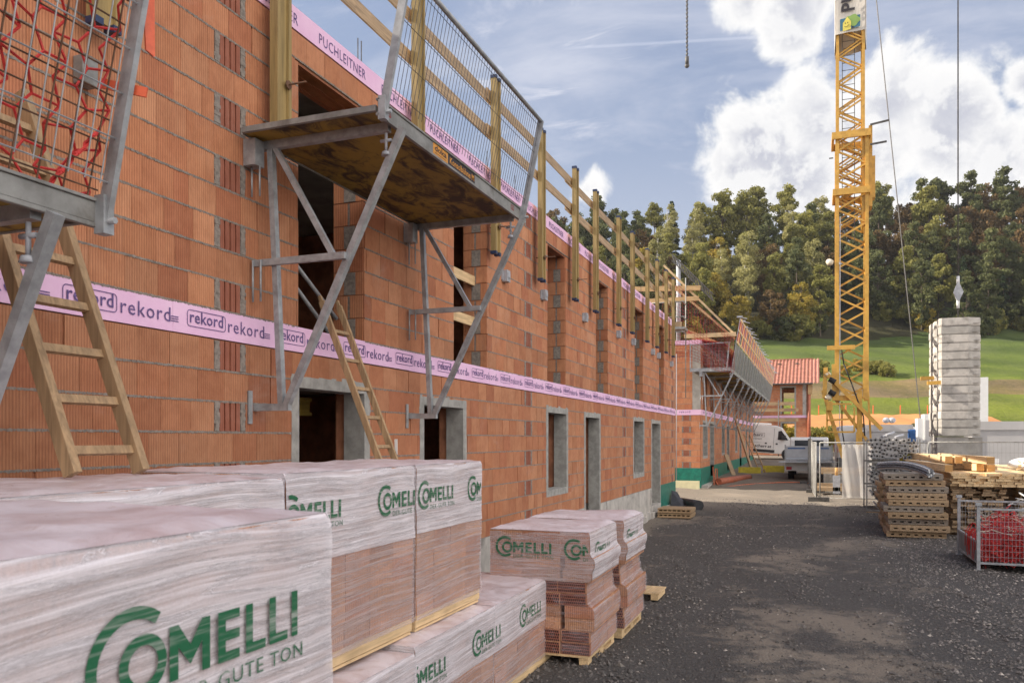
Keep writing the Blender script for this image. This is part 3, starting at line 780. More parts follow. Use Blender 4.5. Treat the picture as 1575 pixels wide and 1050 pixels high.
prt.build('printed_lettering', 'print_violet', b1)
pt_ = MB()          # starter bars sticking out of the roof slab
for y in (7.55, 7.62, 11.2, 12.4, 14.6, 14.66, 18.6, 22.6): pt_.tube((-4.62, y, 6.27), (-4.62, y, 6.62), .006, 5)
pt_.build('rebar', 'steel_dark', b1)
pr = MB(); pr.tube((WX + .05, Y1 - .03, .9), (WX + .05, Y1 - .03, 5.2), .018, 6); pr.build('downpipe', 'pvc_white', b1)

# steel props and formwork beams seen through the openings
prop = thing('steel_prop', 'adjustable steel prop standing inside the first upper opening', 'prop', (0, 0, 0), 'steel props inside the shell')
q = MB(); q.tube((0, 0, 0.01), (0, 0, 1.6), .03, 8); q.tube((0, 0, 1.6), (0, 0, 2.62), .024, 8); q.build('prop_tube', 'steel_dark', prop)
q = MB(); q.tube((0, 0, 1.45), (0, 0, 1.68), .042, 8); q.bar((-.08, 0, 1.55), (.08, 0, 1.55), .02); q.build('collar', 'rusty', prop)
q = MB(); q.box(-.07, .07, -.07, .07, 0, .01); q.box(-.07, .07, -.07, .07, 2.62, 2.63); q.build('end_plate', 'steel_dull', prop)
prop.location = (-5.25, 6.68, 3.34)
place_copy(prop, (-5.3, 7.22, 3.34), .3, 'adjustable steel prop beside the right jamb of the first upper opening')
place_copy(prop, (-5.6, 9.95, 3.34), .3, 'steel prop inside the second upper opening')
place_copy(prop, (-5.5, 6.75, .335), .3, 'steel prop in the dark doorway behind the long ladder', (1, 1, .92))
place_copy(prop, (-5.5, 7.2, .335), .3, 'steel prop at the right side of the doorway behind the ladder', (1, 1, .92))
place_copy(prop, (-5.4, 14.2, .335), .3, 'steel prop seen through the plastered window', (1, 1, .92))
def ibeam(p, q, h=.2, w=.08, side=(1, 0, 0)):
    """timber I-beam between p and q; flange normal given by side"""
    mb = MB(); p, q = Vector(p), Vector(q); d = (q - p).normalized(); s_ = Vector(side).normalized(); o = s_ * (h / 2 - .02)
    for k in (-1, 1): mb.bar(p + o * k, q + o * k, w, .04, up=s_)
    mb.bar(p, q, .027, h - .081, up=s_)
    return mb
for i, (z, y0, y1, lab) in enumerate(((5.66, 6.0, 7.8, 'yellow formwork beam under the ceiling of the first upper opening'), (2.66, 6.0, 7.7, 'yellow formwork beam across the head of the doorway behind the ladder'))):
    tag(ibeam((-5.35, y0, z), (-5.35, y1, z), .2, .08, (0, 0, 1)).build('formwork_beam', 'beam_yellow_y'), lab, 'beam')
q = MB(); q.box(-4.72, -4.69, 9.72, 10.93, 3.95, 4.09); q.box(-4.72, -4.69, 9.72, 10.93, 4.55, 4.69); tag(q.build('guard_board', 'pale_wood_y'), 'pair of pale guard boards across the second upper opening', 'board')
q = MB(); q.tube((-4.66, 6.2, 3.95), (-4.66, 7.1, 3.36), .02, 6); q.tube((-4.66, 6.2, 4.15), (-4.66, 7.2, 3.55), .02, 6); tag(q.build('steel_tube', 'steel'), 'pair of slanting steel tubes in the first upper opening', 'tube')

# ------------------------------------------------------------------ roof-edge guard: vertical timber I-beams + two rails
post_lab = {4.0: 'yellow timber guard post behind the meshed platform at far left', 5.87: 'yellow timber guard post nearest the first upper opening', 8.47: 'yellow guard post behind the platform guard, nearer of two',
            10.92: 'yellow guard post behind the platform guard, farther of two', 13.03: 'tall yellow guard post just beyond the steel platform', 15.09: 'guard post between the tall one by the platform and the next paired post',
            16.64: 'guard post left of the third narrow upper opening', 18.78: 'guard post right of the fourth upper opening', 20.3: 'guard post left of the fifth upper opening', 22.24: 'guard post right of the fifth upper opening',
            23.71: 'third guard post from the far end of the brick wall', 25.25: 'second guard post from the far end of the brick wall', 26.59: 'last guard post at the far corner of the brick wall'}
gp = thing('guard_post', post_lab[4.0], 'post', (0, 0, 0), 'timber guard posts along the roof edge')
ibeam((.115, 0, .03), (.115, 0, 2.55), .2, .08, (0, 1, 0)).build('beam', 'beam_yellow', gp)
for z in (0.0, 2.545):
    q = MB(); q.box(.07, .16, -.104, -.04, z, z + .045); q.box(.07, .16, .04, .104, z, z + .045); q.build('end_cap', 'blue_cap', gp)
q = MB(); q.tube((.0, .05, .42), (.34, .05, .42), .008, 6); q.tube((.155, .05, .42), (.165, .05, .42), .04, 8); q.build('tie_rod', 'rusty', gp)
first = True
for y, lab in post_lab.items():
    if first: gp.location = (WX + .02, y, 4.98); first = False
    else: place_copy(gp, (WX + .02, y, 4.98), 0, lab)
for z, lab in ((7.28, 'upper timber rail along the roof-edge guard posts'), (6.77, 'lower timber rail along the roof-edge guard posts')):
    mb = MB(); y = -1.0; r = random.Random(int(z * 10)); k = 0
    while y < 27.0:
        y2 = min(y + 4.0, 27.2); o_ = .0 if k % 2 else .026
        mb.bar((WX + .055 - o_, y - .25, z + r.uniform(-.03, .03)), (WX + .055 - o_, y2 + .2, z + r.uniform(-.03, .03)), .024, .15); y = y2; k += 1
    tag(mb.build('guard_rail', 'timber_y'), lab, 'rail', 'timber rails of the roof-edge guard')
# suspension boxes on the wall
sk_lab = ['below the platform end', 'beside the third upper opening', 'left of the fourth upper opening', 'right of the fourth upper opening', 'left of the fifth upper opening', 'right of the fifth upper opening', 'left of the last upper opening', 'next to the far corner of the wall']
for (y, z), l in zip([(11.56, 4.8), (13.42, 4.82), (16.12, 4.81), (19.16, 4.83), (20.85, 4.84), (23.53, 4.85), (24.46, 4.83), (26.8, 4.78)], sk_lab):
    q = MB(); q.box(WX, WX + .09, y - .06, y + .08, z - .09, z + .09); q.box(WX, WX + .03, y - .09, y - .062, z - .07, z + .07); q.box(WX + .092, WX + .10, y - .04, y + .06, z - .03, z + .05)
    tag(q.build('suspension_box', 'box_grey', bevel=.006), 'small grey suspension box on the brick wall ' + l, 'bracket box', 'grey suspension boxes on the brick wall')

# ------------------------------------------------------------------ steel working platforms hung on the wall
def bracket(parent, y, x_out, z0):
    """triangular hanging bracket; z0 = height of the top beam's underside"""
    g = MB(); w = WX
    g.bar((w + .04, y, z0 + .0), (x_out, y, z0 + .0), .055, .07); g.bar((w + .17, y, z0 - .03), (w + .28, y, z0 - 2.2), .05, .055)
    g.bar((x_out + .12, y, z0 - .02), (w + .33, y, z0 - 2.2), .055, .055); g.bar((w + .22, y - .002, z0 - .03), (w + .80, y - .002, z0 - 1.0), .04, .045)
    g.bar((w + .03, y - .045, z0 - 1.0), (w + .93, y - .045, z0 - 1.0), .04, .055); g.bar((w + .0, y, z0 - 2.22), (w + .36, y, z0 - 2.22), .05, .06)
    o = g.build('bracket', 'steel', parent)
    g = MB(); g.box(w + .006, w + .018, y - .10, y - .05, z0 - 2.36, z0 - 2.08); g.build('foot_plate', 'steel', o)
    g = MB(); g.box(w + .01, w + .13, y - .16, y - .04, z0 - .20, z0 + .02)
    for dx in (.03, .11): g.tube((w + dx + .02, y - .1, z0 - .2), (w + dx + .02, y - .1, z0 - .45), .008, 6)
    g.build('hanger', 'steel', o); g = MB()
    for dx in (.04, .12): g.tube((w + dx, y - .075, z0 - .98), (w + dx, y - .075, z0 - 1.33), .009, 6)
    g.build('pin', 'steel', o)
    g = MB(); xx = x_out - .02
    g.tube((xx, y - .02, z0 - .05), (xx, y - .02, z0 - .20), .012, 8); g.tube((xx - .05, y - .02, z0 - .11), (xx + .05, y - .02, z0 - .11), .013, 6)
    g.tube((xx, y - .02, z0 - .20), (xx, y - .02, z0 - .23), .032, 8, r2=.04); g.build('clamp_screw', 'box_grey', o)
def platform(label, z, y0, y1, x_in, x_out, brackets, hg=1.0, lean=.24, nsw=.034, wr_=.0025):
    p = thing('work_platform', label, 'platform', (x_in, y0, z), 'steel platforms hung on the brick wall')
    mb = MB(); mb.box(x_in, x_out - .03, y0 + .004, y1 - .004, z + .045, z + .075); mb.build('deck_board', 'deck_underside', p)
    mb = MB()
    for y in (y0, y1): mb.box(x_in, x_out - .032, y - .03, y + .003 if y == y0 else y + .0, z + .04, z + .085)
    mb.box(x_in - .012, x_in - .002, y0, y1, z + .03, z + .085)
    mb.build('end_profile', 'steel_dull', p)
    mb = MB(); mb.box(x_out - .03, x_out, y0 - .03, y1, z, z + .022); mb.box(x_out - .012, x_out - .004, y0 - .03, y1, z + .023, z + .118); mb.box(x_out - .03, x_out + .008, y0 - .03, y1, z + .119, z + .135)
    mb.build('side_profile', 'steel_dull', p, bevel=.003)
    for y in brackets: bracket(p, y, x_out - .06, z + .01)
    zb = z + .03
    for y in (y0, y1 - .03):
        mb = MB(); mb.bar((x_out + .02, y, zb), (x_out + lean, y, zb + hg), .03, .065, up=(1, 0, 0)); mb.box(x_out - .01, x_out + .05, y - .03, y + .03, zb - .06, zb + .12); mb.tube((x_out - .03, y, zb), (x_out + .09, y, zb), .016, 6)
        mb.build('guard_post', 'steel', p)
    def gp(y, k): return (x_out + .02 + (lean - .02) * k, y, zb + hg * k)
    mb = MB(); n = int((y1 - y0) / nsw)
    for i in range(1, n):
        y = y0 + (y1 - y0) * i / n; mb.tube(gp(y, .13), gp(y, .985), wr_, 5, caps=False)
    for k in ((.18, .42, .67, .94) if wr_ < .003 else (.14, .30, .46, .62, .78, .94)): mb.tube(gp(y0, k), gp(y1, k), wr_ * 1.15, 5, caps=False)
    mb.build('guard_mesh', 'steel_dark' if wr_ < .003 else 'steel', p)
    mb = MB(); mb.tube(gp(y0, 1), gp(y1, 1), .022, 8); mb.build('top_rail', 'steel', p)
    return p
p1 = platform('steel work platform with yellow boarded underside and tall wire guard', 4.78, 5.45, 8.62, -4.42, -3.13, (5.69, 8.50), hg=1.06, nsw=.058)
xf = -3.13 - .003
q = MB(); gs = fit(text_mesh('GS', 1, .03), h=.062)
q.stamp(gs, face_px(xf + .0, 5.52, 4.822)); q.stamp(gs, face_px(xf, 8.28, 4.822)); q.build('red_initials', 'print_red', p1)
q = MB(); q.box(xf - .001, xf + .001, 6.36, 6.66, 4.803, 4.896); q.build('orange_sign', 'sign_orange', p1)
q = MB(); q.box(xf - .001, xf + .0005, 6.67, 7.28, 4.803, 4.896); q.stamp(fit(text_mesh('doka', 1, .02), w=.24, h=.05), face_px(xf + .002, 6.39, 4.836))
q.box(xf, xf + .0015, 6.39, 6.62, 4.816, 4.821); q.build('sign_print', 'print_black', p1)
q = MB(); q.stamp(fit(text_mesh('Konsolb\u00fchne M', 1, .015), w=.56, h=.06), face_px(xf + .002, 6.70, 4.818)); q.build('sign_lettering', 'sign_orange', p1)
p2 = platform('lower steel work platform at far left with wire guard and red rope net', 3.29, -1.2, 2.9, -4.42, -3.15, (-.4, 2.58), hg=1.25, lean=.30, nsw=.085, wr_=.0036)
# brown wire mat and red rope net behind the guard of the nearer platform
def gpt(y, k, off=-.05): return (-3.15 + .02 + .28 * k + off, y, 3.32 + 1.25 * k)
q = MB()
y = -1.1
while y < 2.85: q.tube(gpt(y, .02), gpt(y + .03, 1.0), .0045, 5, caps=False); y += .13
for i in range(12): q.tube(gpt(-1.1, .05 + i * .085), gpt(2.85, .03 + i * .085), .0045, 5, caps=False)
tag(q.build('wire_mat', 'rusty'), 'rusty reinforcing mat tied behind the guard of the lower platform', 'wire mat')
q = MB(); r = random.Random(21); ny, nk = 32, 13
N = [[gpt(-1.1 + 3.9 * i / ny + r.uniform(-.012, .012) + (j % 2) * .06, .02 + j / nk * .95 + r.uniform(-.012, .012) - .03 * math.sin(i * .9), -.09 + .03 * math.sin(i * .7 + j)) for j in range(nk + 1)] for i in range(ny + 1)]
for i in range(ny + 1):
    for j in range(nk + 1):
        if j < nk: q.tube(N[i][j], N[i][j + 1], .0062, 5)
        if i < ny and (i + j) % 2 == 0: q.tube(N[i][j], N[i + 1][j], .0062, 5)
for (a, b_) in ((N[ny][4], N[ny - 2][0]),):
    for w in range(3): q.path([tuple(Vector(a).lerp(Vector(b_), k / 12) + Vector((.012 * math.sin(k * 2 + w), .012 * math.cos(k * 2 + w), 0))) for k in range(13)], .006, 5)
tag(q.build('rope_net', 'rope_red'), 'red rope safety net hanging behind the lower platform guard', 'safety net')
q = MB(); q.quad((-2.97, 2.93, 4.62), (-2.955, 3.0, 4.62), (-2.95, 3.0, 4.12), (-2.965, 2.96, 4.14)); q.quad((-2.972, 2.93, 4.62), (-2.96, 3.0, 4.62), (-2.96, 3.0, 4.12), (-2.972, 2.96, 4.14))
q.bar((-3.13, 2.84, 3.96), (-2.93, 2.93, 3.92), .012, .045); tag(q.build('marking_tape', 'orange_tape'), 'orange marking tape hanging from the end of the lower platform guard', 'tape')
q = MB(); q.box(WX, WX + .09, 3.88, 4.0, 4.60, 4.78); tag(q.build('wall_bracket', 'steel_dull', bevel=.008), 'grey hanging bracket box behind the red net', 'bracket')

# ------------------------------------------------------------------ ladders
def ladder(label, foot, top, width, rail_w, rail_d, rungs, taper=False, mat='ladder_wood'):
    """rails lie side by side in Y; foot and top are the points of the near rail"""
    L = thing('wooden_ladder', label, 'ladder', foot)
    f, t_ = Vector(foot), Vector(top); dy = Vector((0, width, 0))
    nrm_ = (t_ - f).normalized().cross(Vector((0, 1, 0)))
    for k in (0, 1):
        mb = MB(); mb.bar(f + dy * k, t_ + dy * k, rail_w, rail_d, up=nrm_); e = t_ + dy * k
        if taper: mb.bar(e, e + (t_ - f).normalized() * .06, rail_w * .8, rail_d * .55, up=nrm_)
        for i in range(rungs[0]):
            s_ = rungs[1] + i * rungs[2]; c = f.lerp(t_, s_ / (t_ - f).length) + dy * k
        mb.build('rail', mat, L, bevel=.004)
    for i in range(rungs[0]):
        s_ = rungs[1] + i * rungs[2]; c = f.lerp(t_, s_ / (t_ - f).length)
        mb = MB(); mb.bar(c + Vector((0, -.0 + rail_w * .3, 0)), c + dy - Vector((0, rail_w * .3, 0)), rail_d * .55, rail_w * .6, up=nrm_); mb.build('rung', mat, L)
    return L
ladder('heavy wooden ladder with flat rungs standing behind the lower steel platform', (-3.5, 3.02, 2.12), (-4.42, 3.02, 4.36), .44, .05, .085, (8, .13, .29))
l2 = ladder('light wooden ladder with rounded tips leaning at the first upper opening', (-3.80, 6.60, 2.08), (-4.44, 6.60, 3.62), .30, .032, .062, (5, .16, .30), True)
q = MB(); q.box(-3.83, -3.80, 6.93, 6.935, 2.15, 2.30); q.build('rail_sticker', 'white_paint', l2)
# ------------------------------------------------------------------ packs of hollow bricks under film
LOGO_W = .63
def logo(mb, M):
    """big letter wrapped round the next one, then the rest of the word, with a small line under it"""
    def arc(cx, cy, r0, r1, a0, a1, n=26):
        pr = None
        for i in range(n + 1):
            a = R(a0 + (a1 - a0) * i / n); A = M @ Vector((cx + r0 * math.cos(a), cy + r0 * math.sin(a), 0)); B = M @ Vector((cx + r1 * math.cos(a), cy + r1 * math.sin(a), 0))
            if pr: mb.quad(pr[0], A, B, pr[1])
            pr = (A, B)
    arc(.105, .062, .083, .107, 52, 308); arc(.128, .056, .036, .058, 0, 360)
    def bq(*p): mb.quad(*[M @ Vector((.193 + a, .004 + b_, 0)) for a, b_ in p])
    w = .0235; h = .108
    bq((0, 0), (w, 0), (w, h), (0, h)); bq((.113 - w, 0), (.113, 0), (.113, h), (.113 - w, h)); bq((w, h), (w, h - .045), (.0565, .022), (.0565, .062)); bq((.0565, .062), (.0565, .022), (.113 - w, h - .045), (.113 - w, h))
    for x in (.137, .226, .308): bq((x, 0), (x + w, 0), (x + w, h), (x, h))
    for z in (0, .044, .088): bq((.137 + w, z), (.205, z), (.205, z + .02), (.137 + w, z + .02))
    for x in (.226, .308): bq((x + w, 0), (x + .068, 0), (x + .068, .021), (x + w, .021))
    bq((.392, 0), (.392 + w, 0), (.392 + w, h), (.392, h))
    mb.stamp(fit(text_mesh('DER-GUTE TON', 1, -.002, spacing=1.1), w=.43, h=.034), M @ Matrix.Translation((.198, -.050, 0)))
def clip_logo(mb, M, lo, hi, ax):
    """a logo cut where the film wraps round the corner"""
    t_ = MB(); logo(t_, M)
    for f in t_.f:
        if all(lo <= t_.v[i][ax] <= hi for i in f): mb.f.append(tuple(len(mb.v) + k for k in range(len(f)))); mb.v += [t_.v[i] for i in f]; mb.c.append((1, 1, 1)); mb.m.append(0); mb.sm.append(False)
def brick_pack(label, x0, x1, y0, y1, z0, nrows, rh, cover, logos_x=(), logos_y=(), mode='tall', seed=1, pallet=.12, group='wrapped packs of hollow bricks', dense=.02, loose=0.0):
    """x1 is the street side; z0 the bottom of the wooden pallet"""
    r = random.Random(seed)
    T = thing('brick_pack', label, 'brick pack', ((x0 + x1) / 2, (y0 + y1) / 2, z0), group)
    pw = MB(); zt = z0 + pallet
    for k in range(7):
        a = y0 + (y1 - y0 - .1) * k / 6; pw.box(x0 + .01, x1 - .01, a, a + .1, zt - .024, zt - .002)
    for a in (x0 + .01, (x0 + x1) / 2 - .05, x1 - .11):
        pw.box(a, a + .1, y0 + .01, y1 - .01, zt - .048, zt - .026); pw.box(a, a + .1, y0 + .01, y1 - .01, z0 + .002, z0 + .022)
        for b_ in (y0 + .01, (y0 + y1) / 2 - .07, y1 - .15): pw.box(a + .003, a + .097, b_, b_ + .14, z0 + .024, zt - .05)
    if mode != 'short': pw.box(x1 - .10, x1 - .002, y0 + .004, y1 - .004, z0 + .03, zt - .001)
    pw.build('pallet', 'pale_wood_y', T)
    bk = MB(); bh = MB(); rowoff = []
    for k in range(nrows):
        za = zt + k * rh; zb = za + rh - .004
        if mode == 'short': ox = (.01, .01, .05, .045, -.03, -.035, .03, .045, .0, .0)[k % 10] + r.uniform(-.006, .006)
        else: ox = r.uniform(-.004, .004)
        rowoff.append(ox); holes = mode == 'short' and k in (0, 1, 4, 5)
        y = y0
        while y < y1 - .05:
            y2 = min(y + (.30 if not holes else .36), y1)
            if y1 - y2 < .1: y2 = y1
            g = r.uniform(.8, 1.15); p = PAL[r.randrange(7)]
            bk.col = (min(1, p[0] * g * 1.02), p[1] * g * 1.2, p[2] * g * 1.35)
            bk.box(x1 - .30 + ox, x1 + ox + r.uniform(-.004, .003), y + .002, y2 - .002, za, zb); y = y2
        x = x0
        while x < x1 - .31:
            x2 = min(x + .36, x1 - .302)
            if x1 - .302 - x2 < .1: x2 = x1 - .302
            g = r.uniform(.8, 1.15); p = PAL[r.randrange(7)]; bk.col = (min(1, p[0] * g), p[1] * g * 1.2, p[2] * g * 1.35)
            oy = r.uniform(-.012, .004)
            bk.box(x + .002, x2 - .002, y0 + oy, y1 - .01 + r.uniform(0, .01), za, zb)
            if holes: bh.box(x + .008, x2 - .008, y0 + oy - .0015, y0 + oy, za + .006, zb - .006)
            x = x2
        if holes: bh.box(x1 - .292 + ox, x1 + ox - .008, y0 - .0005, y0 + .001, za + .006, zb - .006)
    bo = bk.build('bricks', 'clay_pack', T)
    if bh.v: bh.build('slotted_faces', 'clay_holes', bo)
    H = zt + nrows * rh
    def ro(z):
        k = (z - zt) / rh - .5; i = int(math.floor(k)); f = k - i
        a = rowoff[max(0, min(nrows - 1, i))]; b_ = rowoff[max(0, min(nrows - 1, i + 1))]
        f = min(1, max(0, (f - .3) / .4)); return a + (b_ - a) * f
    def wr(u, z, s_): return .0025 * math.sin(u * 9 + s_ + 3 * math.sin(z * 5)) * math.sin(z * 23 + u * 3 + s_) + .0015 * math.sin(u * 31 + z * 11 + s_)
    def rim(z): return .016 * (1 - min(1, (H + .004 - z) / .05)) ** 2       # rounded shoulder
    def side(z_lo, z_hi, extra, faces):
        mb = MB(); mb.smooth = True
        nz = max(2, int((z_hi - z_lo) / (dense * 1.3)))
        def strip(pts):
            for us, fn in pts:
                i0 = len(mb.v)
                for j in range(nz + 1):
                    z = z_lo + (z_hi - z_lo) * j / nz
                    for u in us: mb.v.append(fn(u, z))
                n = len(us)
                for j in range(nz):
                    for i in range(n - 1): mb.face((i0 + j * n + i, i0 + j * n + i + 1, i0 + (j + 1) * n + i + 1, i0 + (j + 1) * n + i))
        e = .010 + extra
        def fx(u, z): return (x1 + e + ro(z) + wr(u, z, 1 + seed) - rim(z), u, z)
        def fy(u, z): return (u, y0 - e - wr(u, z, 2 + seed) + rim(z), z)
        def fy2(u, z): return (u, y1 + e - wr(u, z, 5 + seed) - rim(z), z)
        def lin(a, b_):
            n = max(2, int(abs(b_ - a) / (dense * 2))); return [a + (b_ - a) * i / n for i in range(n + 1)]
        def fit_end(fn, fx_, end):                # join the faces at the corners
            return fn
        L = []
        if 'x' in faces: L.append((lin(y0 - e * .8, y1 + e * .8), fx))
        if 'y' in faces: L.append((lin(x0, x1 + e * .6), lambda u, z: (u + (ro(z) if u > x1 - .05 else 0), fy(u, z)[1], z)))
        if 'Y' in faces: L.append((lin(x0, x1 + e * .6), lambda u, z: (u + (ro(z) if u > x1 - .05 else 0), fy2(u, z)[1], z)))
        strip(L); return mb
    if mode == 'short':
        side(zt + .01, H - .02, 0, 'yY').build('stretch_film', 'film_thin_shade', T); side(zt + .01, H - .02, .002, 'x').build('stretch_film', 'film_clear', T)  # whiter street side, clearer ends: the bright sky's reflection is put into the film
    else: side(zt - .03, H - .02, 0, 'xyY').build('stretch_film', 'film_clear', T)
    cz = H - cover
    if mode == 'short':
        side(cz, H + .003, .004, 'yY').build('printed_cover', 'film_clear', T); side(cz, H + .003, .004, 'x').build('printed_cover', 'film_cover', T)  # cover also whiter on the street side, sky reflection painted in
    else: side(cz, H + .003, .004, 'xyY').build('printed_cover', 'film_cover', T)
    tp = MB(); tp.smooth = True; nx, ny = int((x1 - x0) / .04) + 1, int((y1 - y0) / .04) + 1
    e = .002
    def pile(x, y): return .005 * math.sin(x * 7 + y * 3 + seed) * math.sin(y * 9 + seed) + .005 * math.sin(x * 23 + 4 * math.sin(y * 8)) * math.sin(y * 17) + loose * math.sin(x * 4 + 1) * math.sin(y * 3.3 + seed)
    for i in range(nx + 1):
        for j in range(ny + 1):
            x = x0 - e + (x1 - x0 + 2 * e) * i / nx; y = y0 - e + (y1 - y0 + 2 * e) * j / ny
            ed = min(1, min(i, nx - i, j, ny - j) / 2)
            tp.v.append((x + (ro(H) - .0 if i == nx else 0), y, H + .003 + max(.001, pile(x, y) + .010 + loose) * ed))
    for i in range(nx):
        for j in range(ny): tp.face((i * (ny + 1) + j, (i + 1) * (ny + 1) + j, (i + 1) * (ny + 1) + j + 1, i * (ny + 1) + j + 1))
    tp.build('top_sheet', 'film_top', T)
    zl = H - .285
    for y in logos_x:
        lg = MB(); clip_logo(lg, face_px(x1 + .019 + (ro(zl + .08) if mode == 'short' else 0), y, zl + .0), y0 - .005, y1 + .005, 1)
        if lg.f: lg.build('printed_logo', 'green_print', T)
    for x in logos_y:
        lg = MB(); clip_logo(lg, face_ny(x, y0 - .020, zl + .05), x0 - .005, x1 + .005, 0)
        if lg.f: lg.build('printed_logo', 'green_print', T)
    return T, H
# upper tier along the wall, its lower tier, the near pack and the two short piles
g_ = 'wrapped brick packs stacked two high in front of the wall'
brick_pack('wrapped brick pack at the far end of the upper tier, two green logos', -3.84, -2.75, 5.29, 6.50, .88, 7, .158, .50, (5.30, 6.20), seed=2, group=g_)
brick_pack('wrapped brick pack in the middle of the upper tier, logo cut at its corner', -3.86, -2.75, 3.74, 5.24, .88, 7, .158, .52, (3.66, 4.72), seed=3, group=g_)
brick_pack('wrapped brick pack of the upper tier at the frame edge behind the big near pack', -3.88, -2.75, 1.75, 3.70, .86, 7, .158, .50, (), seed=4, group=g_)
brick_pack('wrapped brick pack at the back left of the upper tier, beneath the heavy ladder', -3.88, -2.76, .2, 1.70, .86, 7, .158, .50, (), seed=5, group=g_)
brick_pack('wrapped brick pack of the lower tier at its far end with two green logos', -3.80, -2.60, 6.46, 8.06, -.0, 5, .148, .40, (5.96, 7.06), seed=6, pallet=.12, group=g_)
brick_pack('wrapped brick pack in the middle of the lower tier, two green logos', -3.80, -2.60, 4.98, 6.44, .0, 5, .148, .40, (4.84, 5.96), seed=7, group=g_)
brick_pack('wrapped brick pack of the lower tier at the bottom edge of the picture', -3.80, -2.58, 3.4, 4.93, -.03, 5, .148, .40, (), seed=8, group=g_)
brick_pack('wrapped brick pack of the lower tier hidden mostly by the big near pack', -3.80, -2.58, 1.7, 3.35, -.03, 5, .148, .40, (), seed=9, group=g_)
brick_pack('large wrapped brick pack nearest to the camera with the big green word', -2.42, -1.2, -.2, 1.80, .88, 7, .158, .95, (1.045, .12), seed=10, dense=.012, group=g_)
brick_pack('wrapped brick pack carrying the large near pack', -2.42, -1.22, -.2, 1.80, -.0, 5, .148, .4, (), seed=11, group=g_)
gs_ = 'short piles of wrapped slotted bricks'
brick_pack('low pile of slotted bricks in torn film with the word across its front', -3.20, -2.13, 7.85, 8.98, 0, 10, .124, .50, (8.02,), (-3.13, -2.385), mode='short', seed=12, group=gs_, loose=.012)
brick_pack('low pile of slotted bricks in film, the farther of the two low piles', -3.22, -2.08, 9.14, 10.25, 0, 10, .124, .45, (9.3,), (), mode='short', seed=15, group=gs_, loose=.012)
q = MB()
for k in range(5): q.box(-2.42 + k * .002, -1.95, 11.2 + k * .12, 11.29 + k * .12, .10, .12)
q.box(-2.4, -2.3, 11.2, 11.78, .02, .098); q.box(-2.07, -1.97, 11.2, 11.78, .02, .098)
tag(q.build('wooden_pallet', 'pale_wood_y'), 'small empty wooden pallet lying behind the low brick piles', 'pallet').location = (-.12, .2, 0)

# ------------------------------------------------------------------ things at the foot of the wall
T = thing('ribbed_block_stack', 'flat stack of two notched wood-fibre pallets beside the door step', 'pallet', (-3.8, 23.9, 0))
for k in range(2):
    q = MB(); q.box(-4.3, -3.35, 23.4, 24.4, .03 + k * .14, .08 + k * .14); q.box(-4.3, -3.35, 23.4, 24.4, .12 + k * .14, .15 + k * .14)
    for j in range(8): q.box(-4.29 + j * .13, -4.25 + j * .13, 23.41, 24.39, .08 + k * .14, .12 + k * .14)
    q.build('board', 'old_wood_x', T)
T = thing('membrane_roll', 'black membrane rolls lying at the corner of the brick wall', 'roll', (-3.9, 25.8, 0))
q = MB(); q.tube((-4.15, 26.9, .2), (-3.45, 25.9, .2), .17, 14); q.build('roll', 'dark_plastic', T)
q = MB(); q.smooth = True
q.v += [(-4.42, 26.6, .62), (-4.38, 26.1, .05), (-3.95, 26.0, .06), (-3.75, 26.5, .10), (-4.1, 26.9, .2), (-4.3, 27.0, .55)]
for f in ((0, 1, 2), (0, 2, 3), (0, 3, 4), (0, 4, 5)): q.face(f)
q.build('loose_sheet', 'dark_plastic', T)
q = MB(); q.box(-5.50, -4.52, 34.05, 34.17, .12, .56); tag(q.build('insulation_board', 'cream_board'), 'cream insulation board leaning at the foot of the second house', 'board')
q = MB(); q.tube((-4.0, 36.3, .42), (-3.0, 40.2, .46), .16, 14); tag(q.build('clay_pipe', 'clay_pipe'), 'brown clay pipe lying beside the second house', 'pipe')
q = MB(); r = random.Random(5)
pts = [(-4.3, 38.0, .95), (-4.2, 36.8, .6), (-3.9, 35.7, .30), (-3.4, 35.6, .29), (-2.9, 36.6, .31), (-2.4, 37.2, .33), (-1.6, 37.9, .36), (-.8, 38.0, .38), (-.2, 37.6, .37)]
def smooth_pts(p, n=6):
    o = []
    for i in range(len(p) - 1):
        a, b_, c, d = (Vector(p[max(0, min(len(p) - 1, i + k))]) for k in (-1, 0, 1, 2))
        for k in range(n):
            t = k / n; o.append(tuple(.5 * ((2 * b_) + (c - a) * t + (2 * a - 5 * b_ + 4 * c - d) * t * t + (3 * b_ - a - 3 * c + d) * t ** 3)))
    o.append(p[-1]); return o
q.path(smooth_pts(pts), .022, 6); tag(q.build('orange_hose', 'hose_orange'), 'orange hose curling across the track in front of the second house', 'hose')
q = MB(); q.bar((-4.3, 38.6, .9), (-4.0, 35.9, .28), .06); q.bar((-4.45, 38.2, 1.0), (-4.1, 35.7, .28), .06); tag(q.build('rusty_pipe', 'clay_pipe'), 'two thin reddish pipes leaning at the second house beside the clay pipe', 'pipe')
T = thing('yellow_beam_pile', 'pile of yellow panels lying below the leaning poles of the second house', 'panel', (-3.2, 45, .45))
q = MB(); q.box(-3.9, -2.75, 45.0, 45.1, .45, .80); q.build('panel', 'yellow_paint', T); q = MB(); q.box(-2.7, -1.6, 46.2, 46.3, .45, .85); q.build('panel', 'yellow_paint', T)
q = MB(); q.bar((-3.2, 45.6, .45), (-4.45, 49, 3.6), .10, .16); tag(q.build('leaning_beam', 'old_wood_y'), 'long timber leaning against the second house above the yellow panels', 'beam')
q = MB()
for k in (0, .3): q.bar((-2.85 + k, 46.0, .45), (-3.9 + k, 48.5, 2.6), .04, .07)
